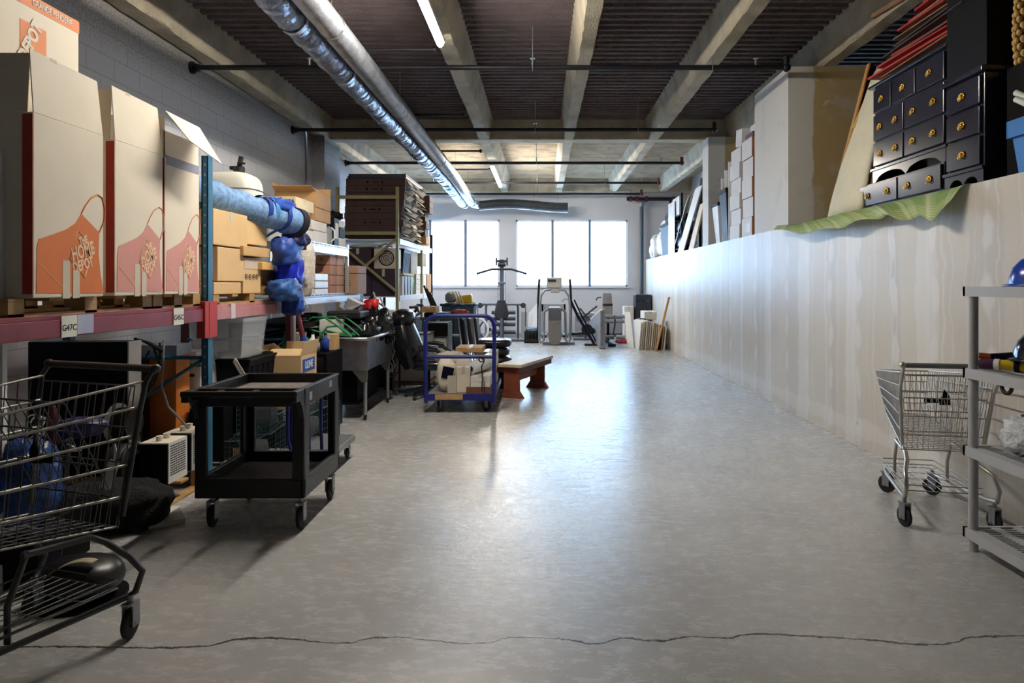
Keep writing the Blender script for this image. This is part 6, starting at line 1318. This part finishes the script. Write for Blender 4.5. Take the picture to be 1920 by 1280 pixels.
for j in range(NV+1):
    for i in range(NU+1):
        u, v = i/NU, j/NV
        if v < .2: a = cat(top, u); p = Vector((3.05-.11*v/.2, a.y, ZL+.008))
        else:
            w_ = (v-.2)/.8; p = cat(top, u).lerp(cat(E, u), w_); p.z += .05*math.sin(math.pi*w_)*.8
            p.x += (.022*math.sin(u*26+w_)+.02*NZ.noise(Vector((u*9, w_*2, 0))))*w_; p.z += .014*math.sin(u*34)*w_
        vs.append(p); uv.append((u, v))
cb = MB(); cb.add(vs, [(j*(NU+1)+i, j*(NU+1)+i+1, (j+1)*(NU+1)+i+1, (j+1)*(NU+1)+i) for j in range(NV) for i in range(NU)], True)
o = obj('cloth', cb, m_cl, t, True, solid=.002)
ul = o.data.uv_layers.new(name='uv')
for lp in o.data.loops: ul.data[lp.index].uv = uv[lp.vertex_index]
# ================================================================ plastic shelf unit
m_sh = pm((176, 178, 182), .5, 0, .03, 3)
t = thing('plastic_shelving', 'light grey plastic shelf unit at the right edge of the picture', 'shelf', (2.64, 3.35, 0))
X0, X1, Y0, Y1 = 2.395, 2.87, 2.90, 3.88
for k, z in enumerate((.07, .53, .97, 1.43)):
    b = MB().bx(X0, X0+.02, Y0, Y1, z, z+.055).bx(X1-.02, X1, Y0, Y1, z, z+.055).bx(X0, X1, Y0, Y0+.02, z, z+.055).bx(X0, X1, Y1-.02, Y1, z, z+.055)
    if k == 3: b.bx(X0+.01, X1-.01, Y0+.01, Y1-.01, z+.045, z+.055)
    else:
        for a in (.02, .145, .27, .395): b.bx(X0+a, X0+a+.05, Y0, Y1, z+.042, z+.053)
        q = 0
        while Y0+.03+q*.028 < Y1-.03:
            b.bx(X0+.02, X1-.02, Y0+.03+q*.028, Y0+.04+q*.028, z+.044, z+.051); q += 1
    obj('shelf', b, m_sh, t, True)
for x, y in ((X0+.035, Y1-.04), (X1-.035, Y1-.04), (X0+.035, Y0+.04), (X1-.035, Y0+.04)):
    for z0, z1 in ((.0, .07), (.125, .53), (.585, .97), (1.025, 1.43)): obj('post', MB().cyl((x, y, z0), (x, y, z1), .025, n=16), m_sh, t, True)
def helmet(label, c, mt, s=1, rz=0):
    t = thing('hard_hat', label, 'helmet', c, rz)
    obj('shell', MB().lathe([(.135*s, 0), (.13*s, .04*s), (.115*s, .09*s), (.08*s, .135*s), (.04*s, .155*s), (0, .16*s)], (0, 0, .012), 26, 1, 1.2), mt, t)
    obj('brim', MB().lathe([(.0, 0), (.155*s, 0), (.158*s, .008), (.135*s, .014), (0, .014)], (0, 0, 0), 26, 1, 1.25), mt, t)
    obj('ridge', MB().torus((0, 0, .012), .16*s, .012*s, 'X', 16, 6, .5, math.pi-.5), mt, t)
    return t
helmet('bright blue hard hat on the top shelf at the right edge', (2.70, 3.70, 1.486), pm((24, 70, 180), .2), 1)
helmet('dark navy hard hat on the second shelf', (2.66, 3.62, 1.09), pm((26, 30, 52), .15), .95)
t = thing('rolled_banner', 'yellow and blue rolled cloth lying on the second shelf', 'cloth', (2.6, 3.6, 1.025))
P = [(2.44, 3.80, 1.055), (2.50, 3.74, 1.058), (2.57, 3.68, 1.055), (2.66, 3.58, 1.052), (2.78, 3.42, 1.05)]
for i, mt in enumerate((pm((70, 24, 70), .5), m_yellow, m_yellow, m_blue)): obj('segment', MB().tube([Vector(P[i]), Vector(P[i]).lerp(Vector(P[i+1]), .5)+Vector((0, 0, .003)), Vector(P[i+1])], [.026, .03, .027], 12), mt, t, True)
for i in (1, 2, 3): obj('band', MB().tube([Vector(P[i])+Vector((-.008, .01, 0)), Vector(P[i])+Vector((.008, -.01, 0))], .032, 12), m_white if i == 1 else m_navy, t, True)
t = thing('folded_umbrella', 'dark blue umbrella with an orange handle tip on the second shelf', 'umbrella', (2.6, 3.7, 1.08))
obj('canopy', MB().tube([(2.50, 3.80, 1.095), (2.60, 3.74, 1.10), (2.75, 3.62, 1.095), (2.82, 3.5, 1.09)], [.018, .028, .03, .02], 12), m_navy, t, True); obj('handle_tip', MB().tube([(2.455, 3.83, 1.098), (2.50, 3.80, 1.095)], .018, 10), m_orange, t, True)
t = thing('bubble_wrap', 'crumpled bubble wrap bundle on the third shelf', 'packaging', (2.65, 3.6, .585))
obj('wrap', lump((2.64, 3.62, .68), .14, .17, .095, .3, 6, 40, 24, seed=101), pm((214, 220, 226), .15, 0, .2, 20, .9, 40), t, True)
one('blue_mailer', MB().grid(lambda u, v: (2.60+.2*u, 3.70-.2*v, .785+.02*math.sin(u*4+v*3)), 8, 8), pm((20, 34, 110), .3, 0, .3), 'shiny dark blue plastic mailer on the bubble wrap', 'bag', solid=.012)
one('loop_strap', MB().torus((2.74, 4.02, .90), .045, .012, 'X', 18, 7), m_black, 'black foam loop hooked on the chrome cart behind the shelf', 'strap')
